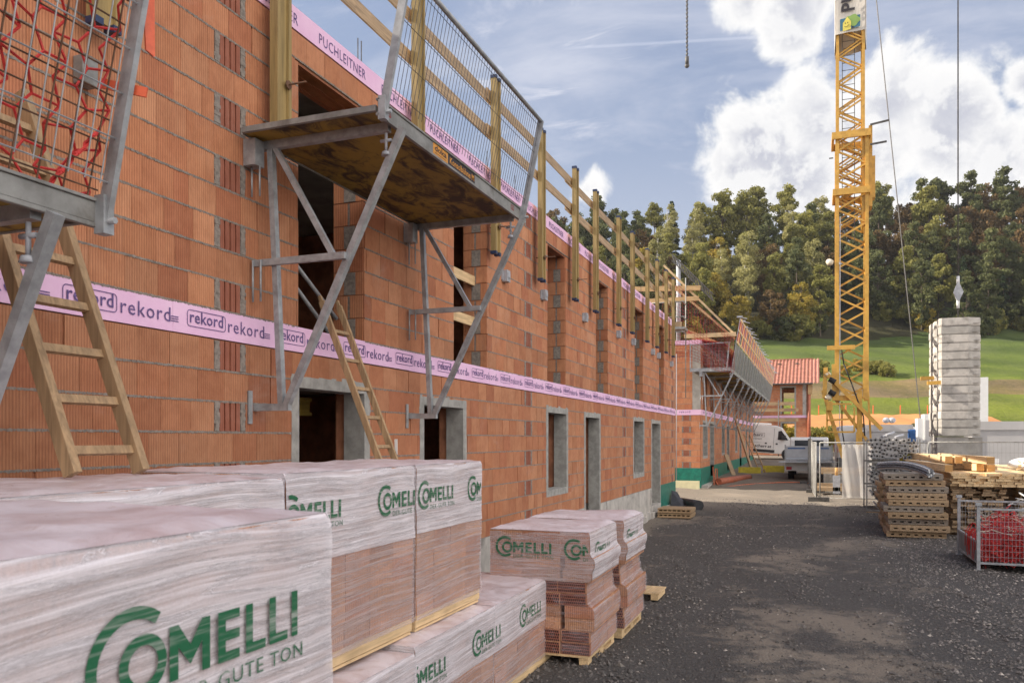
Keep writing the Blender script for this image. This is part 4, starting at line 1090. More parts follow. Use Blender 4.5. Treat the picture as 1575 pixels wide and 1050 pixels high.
for i in range(7): a = Vector((-2.85, 46.0, .45)).lerp(Vector((-3.9, 48.5, 2.6)), (i + .5) / 7); q.bar(a, a + Vector((.3, 0, 0)), .03)
tag(q.build('leaning_ladder', 'ladder_wood'), 'short ladder leaning beside the long timber at the second house', 'ladder')
q = MB(); q.bar((-4.4, 43.5, 1.5), (-3.95, 43.0, .4), .25, .05); tag(q.build('leaning_plank', 'old_wood_y'), 'dark plank leaning on the green plinth of the second house', 'plank')

# ------------------------------------------------------------------ mesh fence
def fence_panel(label, p, q_, h=2.0, z=.16, sheet_=None, n=28):
    p, q_ = Vector((*p, z)), Vector((*q_, z)); d = q_ - p; L = d.length
    T = thing('mesh_fence', label, 'fence', tuple(p), 'galvanized mesh fence panels')
    for a in (p, q_):
        f = MB(); f.tube(a - Vector((0, 0, .12)), a + Vector((0, 0, h)), .022, 8); f.build('post', 'steel_dull', T)
    f = MB(); f.tube(p + Vector((0, 0, h)), q_ + Vector((0, 0, h)), .02, 8); f.tube(p + Vector((0, 0, .05)), q_ + Vector((0, 0, .05)), .015, 6); f.build('rail', 'steel_dull', T)
    f = MB()
    for i in range(1, n): a = p + d * (i / n); f.tube(a + Vector((0, 0, .05)), a + Vector((0, 0, h)), .0028, 4, caps=False)
    for k in (.25, .6, .95, 1.3, 1.65): f.tube(p + Vector((0, 0, k)), q_ + Vector((0, 0, k)), .004, 4, caps=False)
    f.build('wire_mesh', 'steel_dull', T)
    return T
f0 = fence_panel('mesh fence panel beside the track with white sheeting on its right half', (.14, 30.45), (3.55, 30.55), z=.18)
fence_panel('mesh fence panel behind the stack of prop ends', (3.6, 30.6), (7.0, 30.9), z=.2)
fence_panel('mesh fence panel right of the concrete ballast, reaching the right frame edge', (7.05, 31.0), (8.25, 31.0), z=.2, n=12)
fence_panel('first mesh fence panel seen end-on along the track', (.02, 30.7), (-.12, 34.1), z=.18)
fence_panel('second mesh fence panel seen end-on along the track', (-.14, 34.3), (-.30, 37.7), z=.3)
fence_panel('third mesh fence panel seen end-on, farthest along the track', (-.22, 37.9), (-.25, 41.2), z=.42)
q = MB()
for (x, y) in ((.1, 30.5), (.0, 34.2), (3.5, 30.55), (-.3, 37.8)): 
    z = ground_z(x, y); q.box(x - .35, x + .35, y - .12, y + .12, z - .02, z + .13)
    tag(q.build('fence_block', 'steel_dark'), {.1: 'dark fence foot block at the corner of the mesh fence', .0: 'dark fence foot block under the first end-on fence panel', 3.5: 'dark fence foot block behind the board stack', -.3: 'dark fence foot block under the second end-on fence panel'}[x], 'fence foot'); q = MB()
q = MB(); q.smooth = True; r = random.Random(2)
nx_, nz_ = 26, 22
for i in range(nx_ + 1):
    for j in range(nz_ + 1):
        u, k = i / nx_, j / nz_; q.v.append((.86 + u * .95, 30.42 + .03 * math.sin(u * 14 + 3 * k) + .03 * math.sin(k * 7 + u * 5 + 1) * u, .26 + k * 1.86))
for i in range(nx_):
    for j in range(nz_): q.face((i * (nz_ + 1) + j, (i + 1) * (nz_ + 1) + j, (i + 1) * (nz_ + 1) + j + 1, i * (nz_ + 1) + j + 1))
m, t, b, o, v = newmat('sheeting'); b.inputs['Base Color'].default_value = (.78, .76, .72, 1); b.inputs['Roughness'].default_value = .4
bump(t, b, noise(t, vth(t, 'MULTIPLY', v, (2.5, 2.5, 1)), 3, 5, .6, .6), .5, .04)
tl = t.nodes.new('ShaderNodeBsdfTranslucent'); tl.inputs[0].default_value = (.75, .72, .68, 1); mx = t.nodes.new('ShaderNodeMixShader'); mx.inputs[0].default_value = .45
tr = t.nodes.new('ShaderNodeBsdfTransparent'); mx2 = t.nodes.new('ShaderNodeMixShader'); mx2.inputs[0].default_value = .22
t.links.new(b.outputs[0], mx.inputs[1]); t.links.new(tl.outputs[0], mx.inputs[2]); t.links.new(mx.outputs[0], mx2.inputs[1]); t.links.new(tr.outputs[0], mx2.inputs[2]); t.links.new(mx2.outputs[0], o.inputs[0])
tag(q.build('plastic_sheet', 'sheeting'), 'translucent white plastic sheet tied to the mesh fence', 'sheet')

# ------------------------------------------------------------------ rack of steel props, square end plates towards the track
T = thing('prop_rack', 'rack stacked with steel props showing their square end plates', 'prop rack', (2.2, 26.9, 0))
r = random.Random(31)
def rack_props(name, x0, x1, z0, z1, y, n_target):
    pts = []; tries = 0
    while len(pts) < n_target and tries < 30000:
        tries += 1; c = (r.uniform(x0 + .06, x1 - .06), r.uniform(z0 + .06, z1 - .06))
        if all((c[0] - p[0]) ** 2 + (c[1] - p[1]) ** 2 > .118 ** 2 for p in pts): pts.append(c)
    for (x, z) in pts:
        a = r.uniform(0, math.pi / 2); yy = y + r.uniform(-.02, .02); L = 2.0
        mb = MB(); ca, sa = math.cos(a), math.sin(a)
        def P(u, w, yv): return (x + u * ca - w * sa, yv, z + u * sa + w * ca)
        o_, i_ = .056, .026; k0 = len(mb.v)
        for yv in (yy, yy + .012):
            mb.v += [P(-o_, -o_, yv), P(o_, -o_, yv), P(o_, o_, yv), P(-o_, o_, yv), P(-i_, -i_, yv), P(i_, -i_, yv), P(i_, i_, yv), P(-i_, i_, yv)]
        for e in range(4):
            n_ = (e + 1) % 4; mb.mi = 0
            mb.face((k0 + e, k0 + n_, k0 + 4 + n_, k0 + 4 + e)); mb.face((k0 + e, k0 + n_, k0 + 8 + n_, k0 + 8 + e))
            mb.face((k0 + 4 + e, k0 + 4 + n_, k0 + 12 + n_, k0 + 12 + e))
        mb.mi = 1; mb.quad(P(-i_, -i_, yy + .008), P(i_, -i_, yy + .008), P(i_, i_, yy + .008), P(-i_, i_, yy + .008)); mb.mi = 0
        mb.tube((x, yy + .015, z), (x, yy + L, z), .034, 6); mb.build(name, ['plate_grey', 'black_void'], T)
rack_props('steel_prop', 1.52, 2.88, 1.66, 2.34, 26.9, 44)
rack_props('steel_prop', 1.54, 2.85, .90, 1.52, 26.95, 34)
rack_props('steel_prop', 1.56, 2.80, .16, .80, 26.95, 20)
q = MB()
for x in (1.47, 2.93):
    for y in (27.0, 28.6): q.bar((x, y, .0), (x, y, 2.30), .035)
for z in (.12, .86, 1.60):
    for y in (26.98, 28.6): q.bar((1.45, y, z), (2.95, y, z), .05)
q.build('frame', 'steel_dull', T)
q = MB(); q.box(1.45, 2.95, 26.9, 27.0, .0, .08); q.box(1.45, 2.95, 28.5, 28.6, 0, .08); q.build('bearer', 'old_wood_x', T)
q = MB(); q.smooth = True; q.blob((2.62, 27.3, 1.64), .24, .22, .20, 10, 6, .15, r); tag(q.build('yellow_bag', 'yellow_paint'), 'yellow bag lying in the rack of steel props', 'bag')
q = MB()
for x, z in ((1.98, 2.36), (2.1, 2.42), (2.35, 2.35)): q.tube((x - .1, 26.9, z), (x + .15, 27.2, z + .08), .04, 8)
tag(q.build('prop_fittings', 'box_grey'), 'loose steel fittings on top of the prop rack', 'fittings')

# ------------------------------------------------------------------ notched wooden panels stacked high, pipe bundle on top
def panel_layer(x0, x1, y0, y1, z, h, r, col):
    mb = MB(); dx = r.uniform(-.07, .07); dy = r.uniform(-.10, .10); x0 += dx; x1 += dx; y0 += dy; y1 += dy
    mb.box(x0, x1, y0, y1, z + h * .55, z + h - .006)
    n = 7
    for j in range(n + 1):
        a = x0 + (x1 - x0 - .09) * j / n; mb.box(a, a + .09, y0 + .005, y1 - .005, z + h * .30, z + h * .549)
    mb.box(x0 + .002, x1 - .002, y0 + .01, y0 + .13, z + .004, z + h * .299); mb.box(x0 + .002, x1 - .002, y1 - .13, y1 - .01, z + .004, z + h * .299); mb.box(x0 + .002, x1 - .002, (y0 + y1) / 2 - .06, (y0 + y1) / 2 + .06, z + .004, z + h * .299)
    return mb
r = random.Random(17)
T = thing('pallet_stack', 'tall stack of notched wooden pallets carrying a grey pipe bundle', 'pallet stack', (2.2, 21.2, 0))
for k in range(10): panel_layer(1.55, 2.80, 20.7, 21.9, .02 + k * .148, .148, r, 0).build('pallet', ('old_wood_x', 'old_wood_y', 'grey_wood_x', 'old_wood_x', 'grey_wood_x')[k % 5], T)
T = thing('pallet_stack', 'lower stack of notched wooden pallets half hidden behind the tall one', 'pallet stack', (2.0, 23.2, 0))
for k in range(9): panel_layer(1.55, 2.75, 22.6, 23.8, .02 + k * .148, .148, r, 0).build('pallet', 'old_wood_x', T)
T = thing('pipe_bundle', 'grey bundle of bent plastic pipes lying on the tall pallet stack', 'pipe bundle', (2.1, 21.2, 1.5))
cen = smooth_pts([(1.50, 22.2, 1.62), (1.75, 21.9, 1.66), (2.05, 21.4, 1.66), (2.3, 20.9, 1.60), (2.45, 20.5, 1.52)], 5)
for a in range(14):
    rr_ = .085 if a < 9 else .045; th = a * 2 * math.pi / (9 if a < 9 else 5)
    mb = MB(); mb.path([(c[0] + rr_ * math.cos(th) * .8, c[1] + rr_ * math.cos(th) * .4, c[2] + rr_ * math.sin(th)) for c in cen], .024, 6); mb.build('pipe', 'pipe_grey' if a % 3 else 'pvc_white', T)

# ------------------------------------------------------------------ sawn timber
def timber_pile(label, x0, x1, y0, y1, z0, rows, th, bw, seed, mat='pale_wood_y', fan=0.0, jx=.012, jy=.18):
    r = random.Random(seed); T = thing('timber_pile', label, 'timber pile', ((x0 + x1) / 2, y0, z0), 'piles of sawn timber at the right')
    for k in range(rows):
        x = x0 + r.uniform(0, .05) - fan * (rows - k) * .3
        while x < x1 - .04:
            w = bw * r.uniform(.85, 1.1); mb = MB(); a = y0 + r.uniform(0, jy) * (1 if r.random() < .7 else .3)
            z = z0 + k * th; dx = r.uniform(-jx, jx) * 3
            mb.prism([(x, a), (x + w - .008, a), (x + w - .008 + dx, y1 + r.uniform(-.3, .1)), (x + dx, y1)], 'z', z, z + th - r.uniform(.002, .007)); mb.build('board', mat, T); x += w
    return T
timber_pile('upper pile of pale boards at the right with beams lying on it', 2.95, 4.62, 21.2, 26.0, 1.20, 5, .062, .155, 1)
timber_pile('weathered lower pile of boards under the pale boards', 2.98, 4.1, 21.4, 26.4, .56, 12, .052, .16, 2, 'old_wood_y', jy=.45)
timber_pile('darker base pile of boards behind the wire basket', 3.0, 4.2, 21.5, 26.6, .08, 8, .058, .17, 3, 'old_wood_y', jy=.5)
q = MB()
for y in (21.9, 23.6, 25.4): q.box(2.85, 4.4, y, y + .1, 0, .078); q.box(2.9, 4.3, y, y + .1, 1.185, 1.198)
tag(q.build('bearer_timber', 'old_wood_x'), 'cross bearers under and between the board piles', 'bearer')
T = thing('squared_beams', 'squared pale beams with orange-brown ends on top of the board pile', 'beam', (3.3, 21.5, 1.52))
bl = ((2.92, 1.53), (3.72, 1.53), (3.95, 1.52), (3.10, 1.70), (3.32, 1.70), (3.78, 1.72))
for i, (x, z) in enumerate(bl):
    mb = MB(); y = 22.2 - (0.9 if i in (0, 5) else 0) + (.4 if i in (3, 4) else 0)
    mb.bar((x, y, z + .085), (x - .35, y + 5.2, z + .085), .17); o_ = mb.build('beam', 'pale_wood_y', T, bevel=.004)
    mb = MB(); mb.bar((x + .0003, y - .004, z + .085), (x, y - .001, z + .085), .166); mb.build('sawn_end', 'end_grain', o_)
q = MB(); q.box(2.45, 4.3, 23.4, 23.5, 1.53, 1.62); tag(q.build('cross_board', 'old_wood_x'), 'short board lying crosswise beneath the squared beams', 'board')
q = MB()
for i, (x, z) in enumerate(((3.15, 1.55), (3.4, 1.55))): q.box(x, x + .2, 23.6, 25.6, z, z + .15)
tag(q.build('dark_beam', 'old_wood_y'), 'two dark beams tucked beneath the squared beams', 'beam')
timber_pile('long pale boards running into the right frame edge behind the basket', 4.75, 6.4, 23.2, 30.2, 1.1, 5, .075, .2, 7, jy=.4)
timber_pile('low dark boards under the long pale boards at the right frame edge', 4.8, 6.3, 23.5, 30, .1, 12, .08, .2, 8, 'old_wood_y', jy=.4)
T = thing('plastic_bags', 'white plastic bags of firewood lying on the right-hand boards', 'bag', (5.1, 25, 1.5)); r = random.Random(4)
for c in ((5.25, 25.2, 1.62), (5.75, 24.6, 1.6), (5.4, 24.3, 1.56)):
    mb = MB(); mb.blob(c, .38, .3, .17, 14, 8, .10, r); mb.build('bag', 'white_paint', T)
mb = MB()
for k in range(40): a = Vector((r.uniform(4.9, 5.9), r.uniform(23.9, 24.6), 1.5 + r.uniform(0, .2))); mb.bar(a, a + Vector((r.uniform(-.2, .2), r.uniform(-.1, .1), r.uniform(-.05, .08))), .05, .03)
mb.build('firewood', 'pale_wood_x', T)
q = MB(); r = random.Random(9)
for k in range(90): a = Vector((r.uniform(4.1, 5.4), r.uniform(19.5, 21.3), .35 + r.uniform(0, .75))); q.bar(a, a + Vector((r.uniform(-.35, .35), r.uniform(-.3, .3), r.uniform(-.1, .2))), .035, .012)
tag(q.build('metal_offcuts', 'pvc_white'), 'tangled pale metal offcuts heaped right of the wire basket', 'offcuts')
q = MB(); q.blob((4.75, 21.6, 1.0), .28, .3, .2, 12, 7, .18, r); tag(q.build('black_bag', 'dark_plastic'), 'black bag squeezed beside the board pile', 'bag')
q = MB(); q.box(4.0, 5.6, 19.2, 21.5, 0.0, .35); tag(q.build('offcut_crate', 'old_wood_x'), 'low wooden crate under the metal offcuts', 'crate')

# ------------------------------------------------------------------ wire basket full of red netting
BX, BY = 2.66, 16.05; W_, L_ = 1.25, 2.05
T = thing('wire_basket', 'galvanized wire basket full of red netting', 'basket', (BX, BY, 0))
for (x, y) in ((0, 0), (W_, 0), (0, L_), (W_, L_)):
    mb = MB(); mb.bar((BX + x, BY + y, .03), (BX + x, BY + y, 1.14), .055); mb.box(BX + x - .05, BX + x + .05, BY + y - .05, BY + y + .05, 1.14, 1.19); mb.box(BX + x - .05, BX + x + .05, BY + y - .05, BY + y + .05, 0, .028); mb.build('post', 'steel', T)
mb = MB()
for z in (.14, 1.08):
    for a, b_ in (((0, 0), (W_, 0)), ((0, L_), (W_, L_))): mb.bar((BX + a[0], BY + a[1], z), (BX + b_[0], BY + b_[1], z), .035)
for x in (0, W_):
    for z in (.14, .50): mb.bar((BX + x, BY, z), (BX + x, BY + L_, z), .035)
mb.bar((BX + W_, BY, 1.08), (BX + W_, BY + L_, 1.08), .035); mb.build('frame', 'steel', T)
mb = MB(); mb.box(BX - .01, BX + .0, BY + .04, BY + L_ - .04, .17, .48); mb.build('side_panel', 'panel_steel', T)
mb = MB()
for y in (0, L_):
    for i in range(1, 22): mb.tube((BX + W_ * i / 22, BY + y, .15), (BX + W_ * i / 22, BY + y, 1.07), .0028, 4, caps=False)
    for k in range(1, 9): mb.tube((BX, BY + y, .15 + k * .103), (BX + W_, BY + y, .15 + k * .103), .0028, 4, caps=False)
for i in range(1, 30): mb.tube((BX + W_, BY + L_ * i / 30, .15), (BX + W_, BY + L_ * i / 30, 1.07), .0028, 4, caps=False)
mb.build('wire_mesh', 'steel', T)
mb = MB(); mb.box(BX + .03, BX + W_ - .03, BY + .03, BY + L_ - .03, .12, .15); mb.build('floor', 'steel_dull', T)
r = random.Random(44); mb = MB()
mb.smooth = True
def heap(u, v): return .30 + .56 * (math.sin(math.pi * min(1, max(0, u)) * .97 + .05) ** .6) * (math.sin(math.pi * min(1, max(0, v)) * .9 + .2) ** .5)
n_ = 30
for i in range(n_ + 1):
    for j in range(n_ + 1):
        u, v_ = i / n_, j / n_; mb.v.append((BX + .05 + u * (W_ - .1), BY + .16 + v_ * (L_ - .2), heap(u, v_) - .07 + r.uniform(-.05, .03)))
for i in range(n_):
    for j in range(n_): mb.face((i * (n_ + 1) + j, (i + 1) * (n_ + 1) + j, (i + 1) * (n_ + 1) + j + 1, i * (n_ + 1) + j + 1))
for (fa, fb) in (((0, 0), (1, 0)), ((1, 0), (1, 1))):
    for i in range(24):
        p_ = [fa[k] + (fb[k] - fa[k]) * i / 24 for k in (0, 1)]; p2_ = [fa[k] + (fb[k] - fa[k]) * (i + 1) / 24 for k in (0, 1)]
        A = [(BX + .05 + a[0] * (W_ - .1), BY + .16 + a[1] * (L_ - .2) + .03 * math.sin(i * 2.1)) for a in (p_, p2_)]
        mb.quad((*A[0], .16), (*A[1], .16), (*A[1], heap(*p2_) - .04), (*A[0], heap(*p_) - .04))
net = thing('red_netting', 'crumpled heap of red netting inside the wire basket', 'netting', (BX, BY, .15)); mb.build('netting_mass', 'red_net', net)
mb = MB()
for k in range(620):
    u, v_ = r.uniform(.02, .98), r.uniform(0.0, .98) ** 1.3; c = Vector((BX + .05 + u * (W_ - .1), BY + .04 + v_ * (L_ - .1), heap(u, v_) + r.uniform(-.05, .06)))
    if r.random() < .6: c.y = BY + .05 + r.uniform(-.015, .08); c.z = r.uniform(.2, heap(u, 0.05) + .05)
    pts = [tuple(c)]
    for q_ in range(4): c = c + Vector((r.uniform(-.09, .09), r.uniform(-.04, .06), r.uniform(-.08, .07))); c.y = max(c.y, BY + .03); c.x = min(max(c.x, BX + .03), BX + W_ - .03); pts.append(tuple(c))
    mb.path(pts, r.choice((.005, .007, .010)), 3)
for k in range(16):
    c = Vector((BX - .012, BY + r.uniform(.1, 1.3), r.uniform(.5, .62))); pts = [(c.x + .05, c.y, c.z + .1), tuple(c)]
    for q_ in range(r.randint(1, 4)): c = c + Vector((-.004, r.uniform(-.02, .02), -.09)); pts.append(tuple(c))
    mb.path(pts, .008, 3)
mb.build('loose_strands', 'red_plastic', net)
mb = MB()
for k in range(50):
    u, v_ = r.uniform(.05, .95), r.uniform(.02, .7); c = Vector((BX + u * W_, BY + .04 + v_ * L_, heap(u, v_) + .05)); mb.path([tuple(c), tuple(c + Vector((r.uniform(-.15, .15), r.uniform(-.06, .06), r.uniform(-.03, .05)))), tuple(c + Vector((r.uniform(-.25, .25), r.uniform(-.1, .1), r.uniform(-.08, .02))))], .006, 3)
mb.build('pale_strands', 'cream_paint', net)
def oy(px, py, Y):
    d = sky_dir(px, py); t_ = Y / d.y; return (d.x * t_, Y, CAM_H + d.z * t_)
def ywall(px, X=4.5): zc_ = 1240 * X / (TC * (1255 - px)); return (zc_ - X * TS) / TC
# ------------------------------------------------------------------ second house in the row
b2 = thing('brick_house', 'second unfinished brick house in the row with green plinth and scaffolded eaves', 'building', (-4.5, 34.4, .2))
A0, A1 = 34.4, 64.5; ZB2, ZL2, ZU2, ZT2 = 1.09, 3.31, 3.54, 6.27
wy = []
for a, b_, w in ((1082, 1088.5, 1), (1092.8, 1098.5, 0), (1110.8, 1114.8, 1), (1118.5, 1122, 0), (1131.5, 1134.5, 1), (1138, 1140.6, 0), (1147.3, 1149.3, 1), (1152, 1153.8, 0)):
    wy.append((ywall(a), ywall(b_), 1.58 if w else .58, 3.0))
FR2 = [(g[0] - .11, g[1] + .11, g[2] - (.11 if g[2] > 1 else .0), g[3] + .1) for g in wy]
UP2 = [(g[0], g[1], 3.54, 6.0) for g in wy]
fr = MB(); mo = MB()
brick_face(fr, mo, 'Y', WX - .012, 1, A0, A1, ZB2, 9, CH, FR2, (), 15, fine=lambda a: .4, mj=.3, headj=.1)
brick_face(fr, mo, 'Y', WX - .012, 1, A0, A1, ZU2, 11, CHU, UP2, (), 16, fine=lambda a: .4, mj=.3)
brick_face(fr, mo, 'X', A0 + .0, -1, -12.5, WX - .013, ZB2, 9, CH, [], (-5.1,), 17, fine=lambda a: .3, mj=.3)
brick_face(fr, mo, 'X', A0 + .0, -1, -12.5, WX - .35, ZU2, 11, CHU, [(-7.4, -6.4, 3.6, 5.9)], (), 18, fine=lambda a: .3, mj=.3)
fr.build('brick_facing', 'clay_ribbed', b2); mo.build('mortar_joint', 'mortar', b2)
q = MB(); wall_solid(q, 'Y', WX - .013, -.36, A0 + .37, A1, .6, 6.26, UP2 + [(g[0] - .035, g[1] + .035, g[2] - .03, g[3] + .03) for g in wy] + [(A0, A1, ZL2, ZU2)]); q.box(-14, WX - .02, A0 + .001, A0 + .36, .6, ZL2 - .002); q.box(-14, -7.4, A0 + .001, A0 + .36, ZU2, 6.26); q.box(-6.4, WX - .02, A0 + .001, A0 + .36, ZU2, 6.26)
q.box(-7.4, -6.4, A0 + .2, A0 + .36, ZU2, 6.26)
q.box(-14.4, -14.1, A0, A1, .6, 6.26); q.box(-14, -4.9, A1 + .01, A1 + .35, .6, 6.26); q.box(-9.5, -9.3, A0 + .4, A1, .6, 6.26); q.build('front_wall', 'inner_brick', b2)
q = MB(); q.box(WX - .35, WX - .011, A0 - .016, A0 + .003, ZU2, 6.25); q.box(WX - .34, WX - .006, A0 - .01, A0 + .3, ZU2 + .002, 6.24); q.build('corner_column', 'concrete', b2)
q = MB(); q.box(-14, WX - .05, A0 + .01, A1, 3.313, 3.537); q.box(-14, WX - .05, A0 + .01, A1, 6.272, 6.46); q.build('floor_slab', 'concrete', b2)
pink_strip('insulation_strip', b2, WX - .014, A0, A1, 3.315, 3.537, 5); pink_strip('insulation_strip', b2, WX - .014, A0, A1, 6.275, 6.46, 6)
q = MB(); q.box(-12.5, WX - .0, A0 - .018, A0 + .009, 3.315, 3.535); q.box(-12.5, WX, A0 - .018, A0 + .009, 6.275, 6.46); q.build('insulation_strip', 'pink_foam', b2)
q = MB(); y = 34.6
while y < 64: q.stamp(t_big, face_px(XT, y + .46, 3.40)); y += 1.09
for x in (-5.4, -6.5, -7.6): q.stamp(t_big, face_ny(x, A0 - .0195, 3.40))
q.build('printed_lettering', 'print_violet', b2)
q = MB()
for g in subtract((A0, A1, .1, ZB2 - .004), [(h[0], h[1], .58, 3) for h in wy if h[2] < 1]): q.box(WX - .3, WX + .012, g[0], g[1], max(.1, g[2]), g[3])
q.box(-12.5, WX + .006, A0 - .018, A0 + .3, .1, ZB2 - .006); q.build('waterproof_coat', 'green_coat', b2)
q = MB(); q.box(WX + .013, WX + .28, A0 + .1, A1, .0, .36); q.build('footing', 'concrete_pale', b2)
for i, g in enumerate(wy): surround(g, 40 + i).build('window_surround' if g[2] > 1 else 'door_surround', 'plaster', b2)
q = MB()                         # roof underlay seen from below
q.prism([(-4.6, 6.47), (-3.55, 6.30), (-3.55, 6.33), (-4.6, 6.52), (-5.6, 7.3), (-5.6, 7.25)], 'y', A0 + .3, 63.5); q.build('roof_underlay', 'red_sheet', b2)
q = MB(); y = 36.0
while y < 63: q.bar((-3.5, y, 6.22), (-5.6, y, 7.2), .08, .16); y += .9
q.build('rafter_tail', 'timber_x', b2)
# gable truss timbers of the second house
q = MB(); YG = 33.95
q.bar((-5.96, YG, 9.58), (-3.03, YG, 6.50), .08, .20, up=(0, 1, 0)); q.build('rafter', 'pale_wood_x', b2)
q = MB(); q.bar((-5.9, YG + .3, 9.0), (-3.10, YG + .3, 6.42), .08, .20, up=(0, 1, 0)); q.build('rafter', 'pale_wood_x', b2)
q = MB(); q.bar((-7.3, YG - .12, 8.66), (-4.45, YG - .12, 8.52), .10, .20); q.build('collar_beam', 'timber_x', b2)
q = MB(); q.bar((-7.3, YG - .22, 8.10), (-4.5, YG - .22, 8.08), .10, .18); q.build('collar_beam', 'timber_x', b2)
q = MB(); q.bar((-5.1, YG - .1, 6.56), (-3.03, YG - .1, 6.56), .10, .17); q.build('tie_beam', 'pale_wood_x', b2)
# eaves scaffold of the second house
S = thing('eaves_scaffold', 'long hanging scaffold along the second house with grey panels and red boards', 'scaffold', (-4.4, 33.9, 5.1))
y = 34.0; k = 0
while y < 63.5: bracket(S, y, -3.25, 5.08); y += 2.95 if k % 2 else 3.05; k += 1
q = MB(); q.box(-4.86, -3.26, 33.9, 63.2, 5.14, 5.17); q.build('deck_board', 'deck_underside', S)
q = MB()
for y in (33.95, 36.9, 39.8, 42.8, 45.7, 48.7, 51.6, 54.6, 57.5, 60.5): q.bar((-4.8, y + .5, 5.07), (-3.3, y + .5, 5.07), .08, .12)
q.build('cross_beam', 'beam_yellow_y', S)
q = MB(); q.box(-4.88, -3.24, 33.86, 33.9, 5.08, 5.22); q.box(-3.25, -3.22, 33.9, 63.2, 5.04, 5.18); q.build('edge_profile', 'steel', S)
def lean(k): return (-3.22 + .34 * k, 5.18 + 2.06 * k)
n_ = 20
for i in range(n_):
    ya, yb = 33.92 + i * 1.464, 33.92 + (i + 1) * 1.464 - .04; q = MB()
    a, b_ = lean(0), lean(.5); q.quad((a[0], ya, a[1]), (a[0], yb, a[1]), (b_[0], yb, b_[1]), (b_[0], ya, b_[1])); q.quad((a[0] - .03, ya, a[1]), (a[0] - .03, yb, a[1]), (b_[0] - .03, yb, b_[1]), (b_[0] - .03, ya, b_[1])); q.build('steel_panel', 'panel_steel', S)
c_ = MB(); r = random.Random(12)
for i in range(41):
    y = 33.92 + i * .732; q = MB(); p_ = MB()
    a, b_ = lean(.0), lean(1.0 + r.uniform(-.02, .03)); m_ = lean(.53)
    if i % 2 == 0: q.bar((a[0] + .02, y, a[1]), (b_[0] + .02, y, b_[1]), .05, .03, up=(1, 0, 0))
    else: c_.bar((m_[0] + .02, y, m_[1]), (b_[0] + .02, y, b_[1]), .07, .03, up=(1, 0, 0))
    if i % 2 == 0: p_.box(b_[0] - .12, b_[0] + .10, y - .06, y + .02, b_[1] - .02, b_[1] + .05); p_.bar((b_[0], y, b_[1]), (b_[0] + .25, y + .3, b_[1] - .03), .03); p_.build('clamp', 'box_grey', q.build('guard_post', 'steel', S))
for k in (.535, .76, .975):
    a = lean(k); c_.bar((a[0] + .012, 33.92, a[1]), (a[0] + .012, 63.2, a[1]), .022, .09, up=(0, 0, 1))
c_.build('pale_board', 'pale_wood_y', S)
for i in range(40):
    for j, (k0, k1) in enumerate(((.56, .72), (.79, .94))):
        if r.random() < .15: continue
        ya = 33.95 + i * .732 + .04; yb = ya + .60; a, b_ = lean(k0 - .01), lean(k1 + .01); q = MB(); 
        q.prism([(a[0] - .01, a[1]), (a[0] + .0, a[1]), (b_[0] + .0, b_[1]), (b_[0] - .01, b_[1])], 'y', ya, yb); q.build('red_board', 'red_plastic', S)
q = MB(); a, b_ = lean(0), lean(.5)
for x in (-4.86, -3.4): q.bar((x, 33.9, 5.1), (x + (.1 if x > -4 else 0), 33.9, 6.25), .05)
q.bar((-4.86, 33.9, 6.2), (-3.25, 33.9, 6.25), .04); q.build('end_rail', 'steel', S)
q = MB()
for i in range(30): x = -4.85 + i * .053; q.tube((x, 33.9, 5.2), (x, 33.9, 6.2), .003, 4, caps=False)
for i in range(8): q.tube((-4.86, 33.9, 5.25 + i * .13), (-3.3, 33.9, 5.25 + i * .13), .003, 4, caps=False)
q.build('end_mesh', 'steel', S)
# red net draped under the rafters
q = MB(); r = random.Random(6)
def npt(u, k):
    x = -6.0 + u * 2.9; top = 9.45 - (x + 5.96) * 1.05 - .1; lo = 5.3 + .3 * math.sin(u * 5); return (x, 33.80 - .1 * math.sin(u * 9 + k * 6), lo + (top - lo) * k)
nu, nk = 24, 20
for i in range(nu + 1):
    for j in range(nk): q.tube(npt(i / nu, j / nk), npt(i / nu + (.004 if j % 2 else -.004), (j + 1) / nk), .006, 3, caps=False)
for j in range(nk + 1):
    for i in range(nu): q.tube(npt(i / nu, j / nk), npt((i + 1) / nu, j / nk), .006, 3, caps=False)
tag(q.build('safety_net', 'red_net'), 'red safety net draped from the gable rafters of the second house', 'safety net')
# corner scaffold between the two houses
S = thing('corner_scaffold', 'narrow steel scaffold standing in the gap between the two brick houses', 'scaffold', (-5.6, 33, .1))
q = MB()
for x, y, z in ((-4.98, 33.4, 8.9), (-5.3, 32.6, 7.9)): q.tube((x, y, .1 if x < -5 else 4.0), (x, y, z), .022, 6)
for z in (6.6, 7.2, 7.8): q.tube((-6.3, 32.6, z), (-4.9, 32.6, z), .025, 6); q.tube((-4.98, 32.5, z), (-4.98, 33.5, z), .025, 6)
q.build('tube', 'steel_dull', S); q = MB(); q.box(-6.3, -4.9, 32.55, 33.45, 6.7, 6.8); q.build('deck', 'steel_dull', S)
q = MB(); q.box(-6.25, -5.02, 32.6, 32.66, 6.82, 7.0); q.build('toe_board', 'old_wood_x', S)
